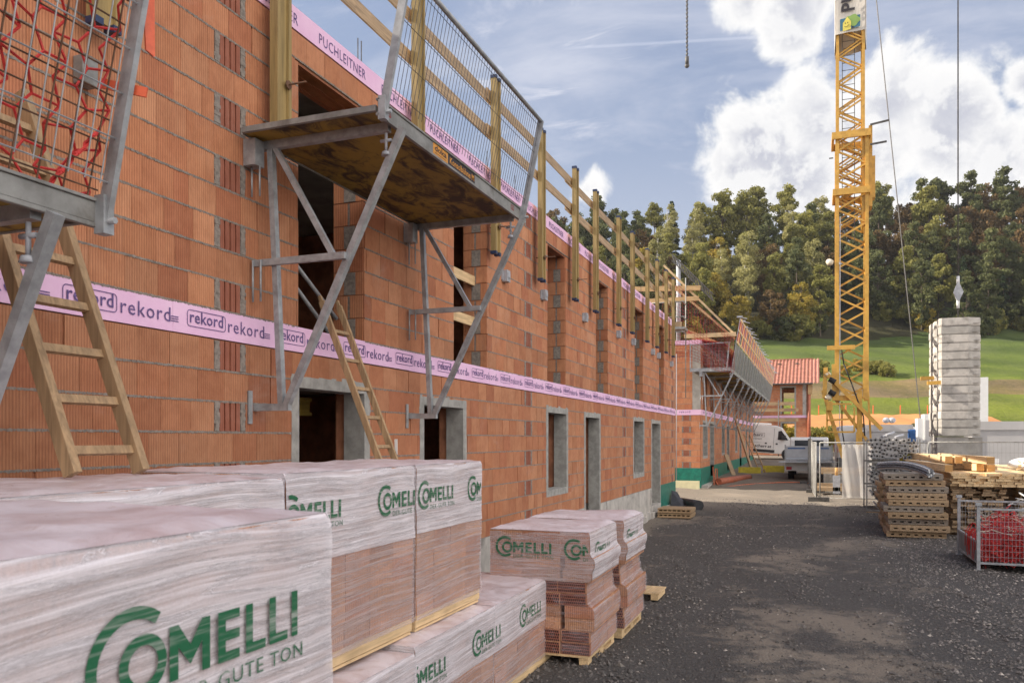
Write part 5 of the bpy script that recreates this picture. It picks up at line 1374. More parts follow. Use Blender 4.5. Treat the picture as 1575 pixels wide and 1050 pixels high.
# inclined goods hoist leaning behind the second house
S = thing('ladder_hoist', 'inclined lattice goods hoist rising behind the rafters of the second house', 'hoist', (-4.5, 36, 8))
q = MB(); P0, P1 = Vector((-5.9, 35.5, 10.4)), Vector((-4.15, 35.5, 8.55))
for o in (0, .28):
    for z in (0, -.28): q.tube(P0 + Vector((0, o, z)), P1 + Vector((0, o, z)), .022, 5)
for i in range(14):
    a, b_ = P0.lerp(P1, i / 14), P0.lerp(P1, (i + 1) / 14); q.tube(a, b_ + Vector((0, 0, -.28)), .014, 4); q.tube(a + Vector((0, .28, 0)), b_ + Vector((0, .28, -.28)), .014, 4); q.tube(a, a + Vector((0, .28, 0)), .014, 4)
q.build('lattice', 'steel_dark', S); q = MB(); q.tube((-5.62, 35.6, 6.2), (-5.62, 35.6, 10.1), .10, 8); q.build('mast_tube', 'box_grey', S)

# ------------------------------------------------------------------ far house with the tiled roof
h3 = thing('tiled_house', 'far brick house shell with a red tiled roof and open window holes', 'building', (-5, 73, .9))
YH = 73.0; HX0, HX1 = -9.0, -.62
ho = [(-2.70, -1.70, 1.25, 3.65), (-2.72, -1.70, 4.45, 6.72), (-7.2, -6.0, 1.6, 3.6), (-7.2, -6.0, 4.6, 6.7)]
fr = MB(); mo = MB()
brick_face(fr, mo, 'X', YH, -1, HX0, HX1, .95, 13, .249, ho + [(HX0, HX1, 4.05, 4.4)], (), 25, fine=lambda a: .5, mj=.2)
brick_face(fr, mo, 'X', YH, -1, HX0, HX1 - .42, 4.33, 11, .25, ho, (), 26, fine=lambda a: .5, mj=.2)
brick_face(fr, mo, 'Y', HX1, 1, YH, YH + 9, .95, 25, .249, [], (), 27, fine=lambda a: .5, mj=.2)
fr.build('brick_facing', 'clay_ribbed', h3); mo.build('mortar_joint', 'mortar', h3)
q = MB(); wall_solid(q, 'X', YH + .002, .3, HX0, HX1 - .01, .6, 7.1, [(g[0] - .03, g[1] + .03, g[2] - .03, g[3] + .03) for g in ho] + [(HX0, HX1, 4.12, 4.33)]); wall_solid(q, 'X', YH + 9, .3, HX0, HX1, .6, 7.1, [(-2.9, -1.1, 1.25, 3.75), (-2.9, -1.1, 4.5, 6.75)]); q.box(HX0, HX0 + .3, YH + .3, YH + 9, .6, 7.1); q.box(HX1 - .3, HX1 - .01, YH + .3, YH + 9, .6, 7.1)
q.build('wall', 'inner_brick', h3)
q = MB(); q.box(HX1 - .42, HX1 - .12, YH - .012, YH + .05, 4.33, 7.1); q.build('concrete_strip', 'concrete_pale', h3)
q = MB(); q.box(HX0, HX1 - .1, YH - .02, YH + .05, 4.12, 4.33); q.box(HX0, HX1 + .0, YH - .03, YH + .05, 7.02, 7.12); q.build('insulation_strip', 'pink_foam', h3)
q = MB(); q.box(HX0, HX1, YH + .05, YH + 9, 4.12, 4.32); q.build('floor_slab', 'concrete', h3)
for g in ho:
    q = MB()
    for s_ in ((g[0] - .14, g[0], g[2], g[3] + .14), (g[1], g[1] + .14, g[2], g[3] + .14), (g[0], g[1], g[3], g[3] + .14)): q.box(s_[0], s_[1], YH - .02, YH + .32, s_[2], s_[3])
    q.build('window_surround', 'plaster', h3)
q = MB(); q.tube((HX1 + .1, YH - .15, .9), (HX1 + .1, YH - .15, 7.0), .13, 8); q.build('downpipe', 'clay_pipe', h3)
q = MB(); q.box(HX1 + .0, HX1 + .35, YH - .3, YH + .1, 6.1, 7.0); q.build('eaves_box', 'timber_x', h3)
q = MB(); q.smooth = True                          # pantiles
nx_, ny_ = 9.4 / .30, 16; i0 = 0; nux = int(nx_ * 6)
for j in range(ny_ + 1):
    for i in range(nux + 1):
        x = HX0 - .1 + i * .05; u = j / ny_
        q.v.append((x, YH - .55 + u * 5.4, 7.02 + u * 2.52 + .06 * math.cos(i * 2 * math.pi / 6)))
for j in range(ny_):
    for i in range(nux): q.face((j * (nux + 1) + i, j * (nux + 1) + i + 1, (j + 1) * (nux + 1) + i + 1, (j + 1) * (nux + 1) + i))
rf = q.build('roof', 'roof_tile', h3)
q = MB()
for j in range(1, 16): u = j / 16; q.box(HX0 - .1, HX1 + .36, YH - .55 + u * 5.4 - .02, YH - .55 + u * 5.4, 7.02 + u * 2.52 + .01, 7.02 + u * 2.52 + .05)
q.box(HX0 - .1, HX1 + .4, YH + 4.75, YH + 4.95, 9.52, 9.62); q.build('tile_course', 'roof_tile', rf)
q = MB(); q.prism([(YH + 4.86, 9.5), (YH + 9.6, 7.0), (YH + 9.6, 6.95), (YH + 4.86, 9.42), (YH - .55, 6.93), (YH - .55, 6.97)], 'x', HX0 - .1, HX1 + .33); q.build('roof_deck', 'timber_x', rf)
q = MB()
for x in (-4.6, -3.2, -1.7): q.box(x, x + .25, YH + 3.6, YH + 3.9, 9.0, 9.12)
q.build('vent_tile', 'steel_dark', rf)
q = MB(); q.tube((HX0 - .1, YH - .62, 6.98), (HX1 + .4, YH - .62, 6.98), .07, 6); q.build('gutter', 'steel_dark', rf)
q = MB(); q.box(HX1 - .08, HX1 - .01, YH - .05, YH + .3, 7.12, 7.2); q.prism([(YH - .2, 7.0), (YH + 4.8, 9.35), (YH + 9.2, 7.0)], 'x', HX1 - .25, HX1 - .02); q.build('gable_wall', 'inner_brick', h3)
S = thing('guard_boards', 'weathered guard boards and tube standing before the far tiled house', 'boards', (-3.5, 71.6, .9))
q = MB()
for z in (5.15, 4.62, 3.78): q.box(-6.2, -1.35 - (z > 5) * .3, 71.7, 71.75, z, z + .28)
q.build('board', 'old_wood_x', S); q = MB(); q.tube((-2.93, 71.6, .8), (-2.93, 71.6, 5.6), .05, 6); q.build('tube', 'steel_dark', S)

# ------------------------------------------------------------------ vehicles
def wheel(parent, x, y, z, rad, w):
    q = MB(); q.tube((x, y, z), (x, y + w, z), rad, 20); o = q.build('wheel', 'dark_rubber', parent)
    q = MB(); q.tube((x, y - .01, z), (x, y - .002, z), rad * .62, 14); q.tube((x, y - .02, z), (x, y - .012, z), rad * .18, 8); q.build('rim', 'steel', o)
def van_body(label, prints):
    V = thing('delivery_van', label, 'van', (0, 0, 0), None)
    W2 = .98
    q = MB(); prof = [(-2.75, .32), (-2.78, 1.2), (-2.70, 2.42), (-2.4, 2.52), (1.1, 2.50), (1.5, 2.38), (2.25, 1.42), (2.85, 1.12), (2.98, .75), (2.95, .34)]
    q.prism(prof, 'y', -W2, W2); bo = q.build('body', 'white_paint', V, bevel=.06)
    q = MB(); q.prism([(1.28, 1.42), (1.28, 2.08), (1.50, 2.14), (2.05, 1.44)], 'y', -W2 - .008, -W2 - .001); q.prism([(1.32, 1.42), (1.32, 2.06), (1.50, 2.14), (2.05, 1.44)], 'y', W2 + .001, W2 + .008); q.build('side_window', 'window_glass', V)
    q = MB(); q.quad((1.56, -.86, 2.32), (1.56, .86, 2.32), (2.24, .9, 1.46), (2.24, -.9, 1.46)); q.v = [(a + .015, b_, c + .012) for a, b_, c in q.v]; q.build('windscreen', 'window_glass', V)
    q = MB(); q.box(-2.4, 1.1, -W2 - .03, -W2 - .001, .42, .62); q.box(2.2, 3.02, -W2 - .01, W2 + .01, .30, .62); q.build('bumper_trim', 'dark_plastic', V)
    for x in (-1.7, 2.05):
        q = MB(); q.tube((x, -W2 - .012, .36), (x, -W2 - .004, .36), .43, 18); q.build('wheel_arch', 'dark_plastic', V); wheel(V, x, -W2 - .03, .34, .34, .24); wheel(V, x, W2 - .2, .34, .34, .24)
    q = MB(); q.box(.35, .50, -W2 - .02, -W2 - .001, 1.05, 1.16); q.box(1.15, 1.30, -W2 - .02, -W2 - .001, 1.05, 1.16); q.build('door_handle', 'dark_plastic', V)
    q = MB(); q.box(1.55, 1.85, -W2 - .22, -W2 - .02, 1.45, 1.80); q.build('mirror', 'dark_plastic', V)
    q = MB(); q.box(-.66, -.64, -W2 - .003, -W2, .5, 2.3); q.box(.98, 1.0, -W2 - .003, -W2, .5, 2.3); q.build('door_seam', 'dark_plastic', V)
    q = MB(); q.box(-2.81, -2.77, -.95, -.80, .9, 1.35); q.box(-2.81, -2.77, .80, .95, .9, 1.35); q.build('tail_light', 'tail_red', V)
    prints(V, -W2 - .004); return V
def pr1(V, y):
    q = MB(); q.prism([(-2.05, 1.98), (-1.2, 2.42), (-.62, 1.98)], 'y', y - .002, y); q.build('roof_logo', 'crane_yellow', V)
    q = MB(); q.box(-2.5, -1.35, y - .003, y, 1.58, 1.88); q.prism([(-1.35, 1.58), (.30, 1.58), (.30, 1.60), (-1.35, 1.60)], 'y', y - .002, y); q.prism([(-1.35, 1.86), (.30, 1.86), (.30, 1.88), (-1.35, 1.88)], 'y', y - .002, y); q.box(.28, .30, y - .002, y, 1.6, 1.86)
    q.stamp(fit(text_mesh('& Scherr', 1, .02), w=1.5, h=.21), face_ny(-1.28, y - .003, 1.63)); q.stamp(fit(text_mesh('Dachbau GmbH', 1, .0), w=1.3, h=.13), face_ny(-1.2, y - .003, 1.36)); q.stamp(fit(text_mesh('www.salamon-scherr.at', 1, .02), w=3.3, h=.24), face_ny(-2.45, y - .003, .76)); q.box(-2.2, .3, y - .002, y, 1.12, 1.13)
    q.build('lettering', 'print_black', V); q = MB(); q.stamp(fit(text_mesh('Salamon', 1, .02), w=1.05, h=.20), face_ny(-2.45, y - .004, 1.63)); q.build('lettering', 'white_paint', V)
v1 = van_body('white delivery van with orange roof logo parked below the far tiled house', pr1); v1.location = (-4.1, 66, .92); v1.rotation_euler = (0, R(4.2), 0)
q = MB()
for k in (0, .35, .7, 1.05, 1.4): q.bar((-6.6, 65.6 + k, 3.55), (-2.9, 65.6 + k, 3.30), .05, .05)
q.bar((-6.5, 65.5, 3.68), (-3.2, 65.5, 3.46), .18, .12); tag(q.build('roof_ladder', 'pvc_white'), 'pale roof rack and ladders carried on the white van with the orange logo', 'roof rack')
def pr2(V, y):
    q = MB(); q.prism([(-1.9, 1.25), (-1.3, 1.55), (-.2, 1.55), (-.3, 1.22)], 'y', y - .002, y); q.build('orange_arrow', 'sign_orange', V)
    q = MB(); q.stamp(fit(text_mesh('Installationen', 1, .01), w=2.2, h=.2), face_ny(-1.8, y - .003, 1.75)); q.build('lettering', 'blue_plastic', V)
v2 = van_body('white van with blue lettering and an orange mark parked behind the crane base', pr2); x_, y_, z_ = oy(1284, 690, 53); v2.location = (x_ + 2.85, 53.5, .6); v2.rotation_euler = (0, 0, R(6))
v2['group'] = v1['group'] = 'white vans parked at the end of the site track'
TX0, TX1, TY = -1.35, .72, 40.0; TG = .42
T = thing('flatbed_truck', 'grey flatbed truck seen from behind with its tail plate lowered', 'truck', ((TX0 + TX1) / 2, TY, TG))
def tb(name, mat, *bx, bev=0):
    q = MB()
    for b_ in bx: q.box(b_[0], b_[1], b_[2], b_[3], b_[4] + TG, b_[5] + TG)
    return q.build(name, mat, T, bevel=bev)
tb('loading_bed', 'truck_grey', (TX0, TX1, TY + .1, TY + 3.4, .88, .98), bev=.01)
tb('side_board', 'truck_grey', (TX0, TX0 + .04, TY + .1, TY + 3.4, .99, 1.5), (TX1 - .04, TX1, TY + .1, TY + 3.4, .99, 1.5))
tb('tailgate', 'truck_grey', (TX0 + .05, TX1 - .05, TY + .08, TY + .12, 1.0, 1.56), bev=.01)
tb('gate_label', 'blue_plastic', (TX0 + .12, TX0 + .9, TY + .07, TY + .078, 1.42, 1.48), (TX1 - .5, TX1 - .15, TY + .07, TY + .078, 1.42, 1.48))
tb('corner_post', 'steel', (TX0 - .02, TX0 + .05, TY + .06, TY + .14, .86, 1.62), (TX1 - .05, TX1 + .02, TY + .06, TY + .14, .86, 1.62))
q = MB(); q.prism([(TX0 - .25, TY - .75), (TX1 + .1, TY - .75), (TX1, TY + .05), (TX0, TY + .05)], 'z', TG + .80, TG + .86); q.build('tail_plate', 'truck_grey', T)
tb('rear_beam', 'white_paint', (TX0 + .0, TX1 + .0, TY - .1, TY + .02, .40, .79), bev=.02)
tb('tail_light', 'tail_red', (TX0 + .06, TX0 + .3, TY - .12, TY - .105, .45, .6), (TX1 - .3, TX1 - .06, TY - .12, TY - .105, .45, .6))
tb('number_plate', 'white_paint', (-.5, -.05, TY - .125, TY - .105, .58, .70))
tb('chassis', 'steel_dark', (TX0 + .5, TX1 - .5, TY + .1, TY + 5.0, .45, .86))
q = MB(); q.prism([(TY + 3.5, .6 + TG), (TY + 3.5, 1.85 + TG), (TY + 3.7, 1.98 + TG), (TY + 4.6, 1.95 + TG), (TY + 5.1, 1.35 + TG), (TY + 5.9, 1.2 + TG), (TY + 6.0, .5 + TG)], 'x', TX0 + .12, TX1 - .12); q.build('cab', 'white_paint', T, bevel=.06)
tb('rear_window', 'window_glass', (TX0 + .35, TX1 - .35, TY + 3.48, TY + 3.498, 1.52, 1.82))
for x in (TX0 + .12, TX1 - .42):
    for y in (TY + .9, TY + 4.9):
        q = MB(); q.tube((x, y, TG + .35), (x + .28, y, TG + .35), .36, 18); o_ = q.build('wheel', 'dark_rubber', T); q = MB(); q.tube((x - .006, y, TG + .35), (x - .001, y, TG + .35), .2, 12); q.build('rim', 'steel', o_)
# ------------------------------------------------------------------ tower crane
CY = 38.0
C = thing('tower_crane', 'yellow lattice tower crane with a printed cloth banner', 'crane', (1.5, CY + .6, .4))
def lattice(name, x0, x1, y0, y1, z0, z1, cw, bw, seg, ph=0):
    q = MB()
    for x in (x0, x1):
        for y in (y0, y1): q.box(x - cw / 2, x + cw / 2, y - cw / 2, y + cw / 2, z0, z1)
    o = q.build(name, 'crane_yellow', C)
    q = MB(); n = int((z1 - z0) / seg); h = (z1 - z0) / n
    for k in range(n):
        za, zb = z0 + k * h, z0 + (k + 1) * h
        f = (k + ph) % 2
        q.bar((x0 if f else x1, y0, za), (x1 if f else x0, y0, zb), bw); q.bar((x1 if f else x0, y1, za), (x0 if f else x1, y1, zb), bw)
        q.bar((x0, y0 if f else y1, za), (x0, y1 if f else y0, zb), bw); q.bar((x1, y1 if f else y0, za), (x1, y0 if f else y1, zb), bw)
        if bw < .07 and k % 1 == 0: q.bar((x0 if f else x1, y0 + .03, za + .16), (x1 if f else x0, y0 + .03, zb + .16), bw * .8)
    q.build('diagonal', 'crane_yellow', o); return o
lattice('lower_mast', .88, 2.07, CY, CY + 1.25, 4.0, 15.5, .145, .075, .62)
lattice('upper_mast', .90, 1.94, CY + .1, CY + 1.15, 11.5, 27.0, .115, .062, .62, 1)
q = MB()
def ring_(z, x0, x1, y0, y1, h, w):
    q.box(x0, x1, y0 - w, y0, z, z + h); q.box(x0, x1, y1, y1 + w, z, z + h); q.box(x0 - w, x0 - .001, y0 - w, y1 + w, z, z + h); q.box(x1 + .001, x1 + w, y0 - w, y1 + w, z, z + h)
ring_(15.35, .76, 2.12, CY - .1, CY + 1.35, .30, .10); ring_(12.9, .80, 2.10, CY - .1, CY + 1.35, .28, .10)
q.box(2.16, 2.30, CY + .2, CY + 1.0, 12.4, 15.9); q.box(2.30, 2.42, CY + .3, CY + .9, 12.8, 14.6)
q.build('climbing_collar', 'crane_yellow', C)
q = MB(); q.bar((2.2, CY, 15.85), (2.95, CY, 15.95), .07); q.build('stub_rod', 'steel_dark', C); q = MB(); q.bar((2.2, CY, 15.0), (2.85, CY, 15.05), .07); q.build('stub_rod', 'steel_dark', C)
q = MB(); q.tube((.72, CY, 14.6), (.55, CY, 14.6), .03, 5); q.tube((1.1, CY + .5, 11), (1.1, CY + .5, 27), .016, 5); q.tube((1.6, CY + .5, 11), (1.6, CY + .5, 27), .016, 5)
z = 11.2
while z < 27: q.tube((1.1, CY + .5, z), (1.6, CY + .5, z), .014, 4); z += .32
q.build('climbing_ladder', 'steel_dark', C)
q = MB(); q.bar((.98, CY - .02, 2.5), (1.0, CY - .02, 12), .035); q.build('cable_duct', 'pvc_white', C)
q = MB()
def P3(px, py, dy=0.0): a = oy(px, py, CY + dy); return a
for (a, b_, w, dy) in (((1269, 572), (1356, 660), .20, -.15), ((1266, 600), (1299, 712), .20, -.1), ((1284, 612), (1336, 680), .16, .1), ((1280, 612), (1326, 612), .28, .0), ((1322, 600), (1322, 690), .26, .0), ((1332, 545), (1340, 690), .10, .3), ((1270, 565), (1268, 612), .22, -.1), ((1316, 654), (1330, 654), .2, .0)):
    q.bar(P3(*a, dy), P3(*b_, dy), w * .8, w * .8)
for (a, b_, w) in (((1282, 560), (1283, 612), .15), ((1330, 545), (1330, 612), .15)): q.bar(P3(*a), P3(*b_), w)
q.bar(P3(1299, 712), P3(1302, 722), .25); q.build('base_strut', 'crane_yellow', C)
q = MB(); f_ = -.35
for (a, b_) in (((1272, 622), (1272, 664)), ((1272, 664), (1314, 664)), ((1314, 664), (1314, 626)), ((1272, 646), (1314, 644)), ((1280, 621), (1310, 621)), ((1318, 664), (1318, 684))): q.bar(P3(*a, f_), P3(*b_, f_), .075)
a, b_ = P3(1271, 631, f_), P3(1280, 617, f_); q.box(a[0], b_[0] + .02, CY + f_ - .12, CY + f_ + .1, a[2], b_[2]); q.build('control_box_frame', 'crane_yellow', C)
q = MB(); a, b_ = P3(1272, 532, -.2), P3(1315, 537, -.2); q.box(a[0], b_[0], CY - .3, CY - .2, b_[2], a[2]); q.build('cross_arm', 'crane_yellow', C)
q = MB()
for (px, py) in ((1281, 586), (1281, 605)): a = P3(px, py, -.2); q.tube((a[0] - .15, a[1], a[2] + .1), (a[0] + .1, a[1], a[2] - .05), .12, 10)
q.path([P3(1293, 530, -.1), P3(1298, 560, -.1), P3(1310, 590, -.1), P3(1328, 640, -.1), P3(1330, 670, -.1)], .03, 6); q.path([P3(1295, 618, .2), P3(1295, 660, .2), P3(1300, 690, .2)], .03, 6); q.build('cable', 'dark_rubber', C)
q = MB()
for (px, py) in ((1276, 576), (1277, 611), (1280, 403)): a = P3(px, py, -.1); q.blob((a[0] - .1, a[1], a[2]), .17, .15, .14, 8, 5, .15, random.Random(px))
q.build('floodlight', 'cream_paint', C)
q = MB(); zb = .42
q.box(.9, 3.2, CY - .5, CY + 2.0, zb + .5, zb + 1.05); q.box(.2, 4.0, CY + .3, CY + 1.2, zb + .1, zb + .5); q.build('undercarriage', 'steel_dark', C)
q = MB(); q.box(.3, .6, CY - 3.5, CY + 4, zb + .0, zb + .5); q.box(2.8, 3.2, CY - 3.5, CY + 4, zb, zb + .5); q.box(0.3, 3.2, CY - 3.3, CY - 2.8, zb + .0, zb + .45); q.build('outrigger', 'steel_dull', C)
q = MB(); q.box(.0, 1.4, CY - 3.9, CY - 3.6, .3, .55); q.box(.0, 1.6, CY - 4.6, CY - 4.1, .3, .45); q.box(0.2, 1.8, CY - 3.2, CY - 2.4, .9, 1.15); q.build('timber_packing', 'old_wood_x', C)
S = thing('measuring_post', 'small wooden post on a grey stand behind the corner fence panel', 'post', (.75, 33.5, .2))
q = MB(); q.tube((.75, 33.5, .9), (.75, 33.5, 1.2), .06, 8); q.build('post', 'end_grain', S); q = MB(); q.box(.62, .88, 33.4, 33.6, .2, .9); q.bar((.9, 33.5, 1.0), (1.8, 33.6, 1.35), .06); q.build('stand', 'box_grey', S)
# banner round the upper mast
q = MB(); q.smooth = False
def bz(px, py): return oy(px, py, CY - .02)
zb0, zb1 = bz(1300, 52)[2], 27.2
ncol = 10; nrow = 22
def cl(u, k): return (.80 + u * 1.20, CY - .02 - .03 * math.sin(u * 5 + k * 9), zb0 + (zb1 - zb0) * k + (.06 * u if k == 0 else 0))
for i in range(ncol):
    for j in range(nrow): q.quad(cl(i / ncol, j / nrow), cl((i + 1) / ncol, j / nrow), cl((i + 1) / ncol, (j + 1) / nrow), cl(i / ncol, (j + 1) / nrow))
for x, zz in ((2.0, 0), (.80, .1)):
    for j in range(nrow): a, b_ = zb0 + (zb1 - zb0) * j / nrow - (.3 if j == 0 else 0), zb0 + (zb1 - zb0) * (j + 1) / nrow; q.quad((x, CY, a + .2), (x + (.12 if x > 1 else 0), CY + 1.3, a), (x + (.12 if x > 1 else 0), CY + 1.3, b_), (x, CY, b_))
q.quad((.80, CY + 1.3, zb0 - .5), (2.12, CY + 1.3, zb0 - .25), (2.12, CY + 1.3, zb1), (.80, CY + 1.3, zb1))
bn = tag(q.build('cloth_banner', 'banner_cloth'), 'grey-white cloth banner wrapped round the crane mast with a house and tree picture', 'banner')
yb = CY - .075
def poly_part(name, pts, mat, d=0):
    q = MB(); q.prism([(x, z) for x, z in pts], 'y', yb - d - .004, yb - d); return q.build(name, mat, bn)
x0_, _, z0_ = bz(1292, 50); x1_, _, z1_ = bz(1323, 23)
W3, H3 = x1_ - x0_, z1_ - z0_
def L3(u, v): return (x0_ + u * W3, z0_ + v * H3)
poly_part('picture_ground', [L3(0, .02), L3(1, .16), L3(1, 1.0), L3(0, .86)], 'logo_blue')
crown = [L3(.62 + .36 * math.cos(R(a)) * (1 + .10 * math.cos(R(a * 5))), .66 + .40 * math.sin(R(a)) * (1 + .10 * math.cos(R(a * 5)))) for a in range(0, 360, 12)]
poly_part('tree_picture', crown, 'logo_green', .006); poly_part('tree_stem', [L3(.60, .08), L3(.68, .09), L3(.66, .3), L3(.6, .3)], 'print_black', .005)
poly_part('house_picture', [L3(.14, -.02), L3(.54, .06), L3(.54, .62), L3(.36, .95), L3(.14, .55)], 'logo_yellow', .012)
q = MB()
for u in (.26, .38): a = L3(u, .52 + (.02 if u > .3 else 0)); q.box(a[0] - .012, a[0] + .012, yb - .02, yb - .017, a[1] - .03, a[1] + .03)
sm_ = [L3(.22 + .22 * k / 8, .24 + .10 * (k / 8 - .4) ** 2 * 4 + .02 * k / 8) for k in range(9)]
for a, b_ in zip(sm_[:-1], sm_[1:]): q.bar((a[0], yb - .02, a[1]), (b_[0], yb - .02, b_[1]), .015, .012)
q.build('picture_lines', 'print_black', bn)
q = MB(); tp_ = fit(text_mesh('PUCHLEITNER', 1, .03, spacing=1.05), w=5.0, h=.56)
x_, _, z_ = bz(1315, 16.5)
q.stamp(tp_, Matrix(((0, -1, 0, x_), (0, 0, -1, yb - .01), (1, 0, 0, z_), (0, 0, 0, 1)))); q.build('banner_lettering', 'print_black', bn)
# ballast
S = thing('crane_ballast', 'tall stack of concrete ballast slabs behind the timber piles', 'ballast', (5.6, 39, .4))
bx0, bx1, by = 4.84, 6.42, 38.0
poly = [(bx0, by + .12), (bx0 + .10, by), (5.92, by), (bx1, by + .32), (bx1, by + 2.3), (bx0 - .1, by + 2.3), (bx0 - .1, by + 1.75), (bx0 + .04, by + 1.65), (bx0 + .04, by + 1.55), (bx0 - .06, by + 1.45), (bx0 - .06, by + .95), (bx0 + .06, by + .85), (bx0 + .06, by + .75), (bx0, by + .65)]
r = random.Random(5); zs = 2.42; sh = (7.38 - 2.42) / 14
cx_, cy_ = 5.6, by + 1.2
for k in range(14):
    q = MB(); jx, jy = r.uniform(-.012, .012), r.uniform(-.012, .012)
    za, zb_ = zs + k * sh, zs + (k + 1) * sh - .014
    def sc(p, f): return (cx_ + (p[0] - cx_) * f + jx, cy_ + (p[1] - cy_) * f + jy)
    q.prism([sc(p, .985) for p in poly], 'z', za, za + .035); q.prism([sc(p, 1.0) for p in poly], 'z', za + .0352, zb_ - .03); q.prism([sc(p, .988) for p in poly], 'z', zb_ - .0298, zb_)
    q.box(6.05, 6.36, by + .02 + .1, by + .2, za + .09, za + .12); q.build('ballast_slab', ('concrete_pale', 'concrete_pale', 'concrete')[r.randrange(3)], S)
q = MB(); q.box(4.80, 5.95, by + .1, by + 2.2, .3, 2.40); q.box(5.952, 6.5, by + .3, by + 2.2, .3, 2.38); q.build('pedestal', 'concrete', S)
for i, (px, py, px2) in enumerate(((1416, 582, 1440), (1426, 589, 1447))):
    a = oy(px, py, by - .1 + (1 - i) * 1.2); b_ = oy(px2, py - 1, by - .1 + (1 - i) * 1.2); q = MB(); q.bar(a, b_, .13, .16); q.build('lifting_stub', 'crane_yellow', S)
T = thing('guy_rope', 'steel guy rope with a turnbuckle rising from the concrete ballast', 'rope', (5.68, by + 1, 7.4))
q = MB(); q.tube((5.70, by + 1, 7.36), (5.70, by + 1, 30), .028, 6); q.build('rope', 'steel_dark', T)
zt1, zt2 = oy(1479, 470, by + 1)[2], oy(1479, 428, by + 1)[2]
q = MB(); q.tube((5.70, by + 1, zt1 - .1), (5.70, by + 1, zt1 + .3), .06, 8); q.tube((5.70, by + 1, zt2 - .3), (5.70, by + 1, zt2 + .1), .06, 8); q.build('sleeve', 'pvc_white', T)
q = MB(); q.prism([(5.52, (zt1 + zt2) / 2), (5.66, zt2 - .2), (5.74, zt2 - .2), (5.90, (zt1 + zt2) / 2), (5.74, zt1 + .2), (5.66, zt1 + .2)], 'y', by + .93, by + 1.07); q.build('shackle_plate', 'box_grey', T)
q = MB(); q.tube((3.86, 60, 32.1), (6.6, 60, 3.0), .035, 5); tag(q.build('thin_cable', 'steel_dark'), 'thin dark cable running down the sky right of the crane', 'cable')
T = thing('hanging_hook', 'crane hook rope hanging into the open sky between house and crane', 'hook', (-2.95, 20, 11.4))
q = MB(); q.tube((-2.95, 20, 11.65), (-2.95, 20, 22), .018, 6); z = 11.7
while z < 22: q.tube((-2.965, 20, z), (-2.935, 20, z + .05), .026, 5); z += .1
q.build('rope', 'steel_dark', T); q = MB(); q.tube((-2.95, 20, 11.45), (-2.95, 20, 11.66), .045, 8); q.blob((-2.95, 20, 11.44), .06, .05, .06, 8, 5); q.build('hook_block', 'steel_dark', T)
# ------------------------------------------------------------------ site containers and boxes
def container(label, x0, x1, y0, y1, z0, z1, mat='grey_panel'):
    T = thing('site_container', label, 'container', ((x0 + x1) / 2, y0, z0), 'site containers')
    q = MB(); n = int((x1 - x0) / .2); pts = [(x0, y0 + .02)]
    for i in range(n): a = x0 + (x1 - x0) * i / n; s_ = (x1 - x0) / n; pts += [(a + s_ * .5, y0 + .02)]
    pts += [(x1, y1), (x0, y1)]; q.prism(pts, 'z', z0 + .12, z1 - .4); q.build('wall', mat, T)
    q = MB(); q.box(x0 - .02, x1 + .02, y0 - .03, y1 + .02, z1 - .398, z1); q.box(x0 - .02, x1 + .02, y0 - .03, y1 + .02, z0, z0 + .118)
    for x in (x0 - .025, x1 - .1): q.box(x, x + .125, y0 - .035, y0 + .08, z0 + .119, z1 - .399)
    q.build('frame', 'grey_panel', T)
container('long pale grey site container right of the ballast at the frame edge', 6.9, 13.0, 43.0, 45.4, .45, 3.12)
a = oy(1331, 653, 50); b_ = oy(1404, 655, 50); container('grey site container behind the prop rack', a[0], b_[0], 50, 52.4, .5, a[2])
q = MB()
for px in (1363, 1372): a = oy(px, 646, 51); q.blob((a[0], 51, a[2]), .20, .2, .17, 12, 8)
tag(q.build('dome_lamps', 'box_grey'), 'pair of round domes on the grey container behind the prop rack', 'dome')
T = thing('white_cabin', 'narrow white cabin standing left of the concrete ballast', 'cabin', (5.4, 48, .5)); a = oy(1412, 640, 48); b_ = oy(1437, 640, 48)
q = MB(); q.box(a[0] + .3, b_[0], 48, 49.4, .5, a[2] + .12); q.build('wall', 'white_paint', T); q = MB(); q.box(a[0], a[0] + .299, 48.1, 49.4, .5, a[2] - .1); q.build('side_wall', 'white_paint', T); q = MB(); q.box(a[0] + .36, b_[0] - .06, 47.97, 47.99, .8, a[2] - .2); q.build('door', 'grey_panel', T)
T = thing('blue_tank', 'blue tank on a dark stand behind the mesh fence', 'tank', (4.9, 47, .5)); a = oy(1398, 660, 47); b_ = oy(1409, 682, 47)
q = MB(); q.box(a[0], b_[0], 47, 47.6, b_[2], a[2]); q.build('tank', 'blue_plastic', T, bevel=.05); q = MB(); q.box(a[0] + .05, b_[0] - .1, 47.05, 47.5, .4, b_[2] - .003); q.build('stand', 'old_wood_x', T)
T = thing('white_sign_post', 'narrow white notice post by the right-hand fence', 'sign', (6.8, 34, .2)); a = oy(1530, 705, 34)
q = MB(); q.box(a[0], a[0] + .14, 34, 34.03, 1.0, a[2] + .0); q.build('board', 'white_paint', T); q = MB(); q.box(a[0] + .05, a[0] + .09, 34.031, 34.07, .2, a[2] - .1); q.build('post', 'steel', T)
q = MB(); a = oy(1510, 580, 60); b_ = oy(1520, 610, 60); q.box(a[0] - .8, b_[0], 60, 61, .7, a[2]); tag(q.build('white_column', 'white_paint'), 'slim white column just behind the right side of the ballast', 'column')
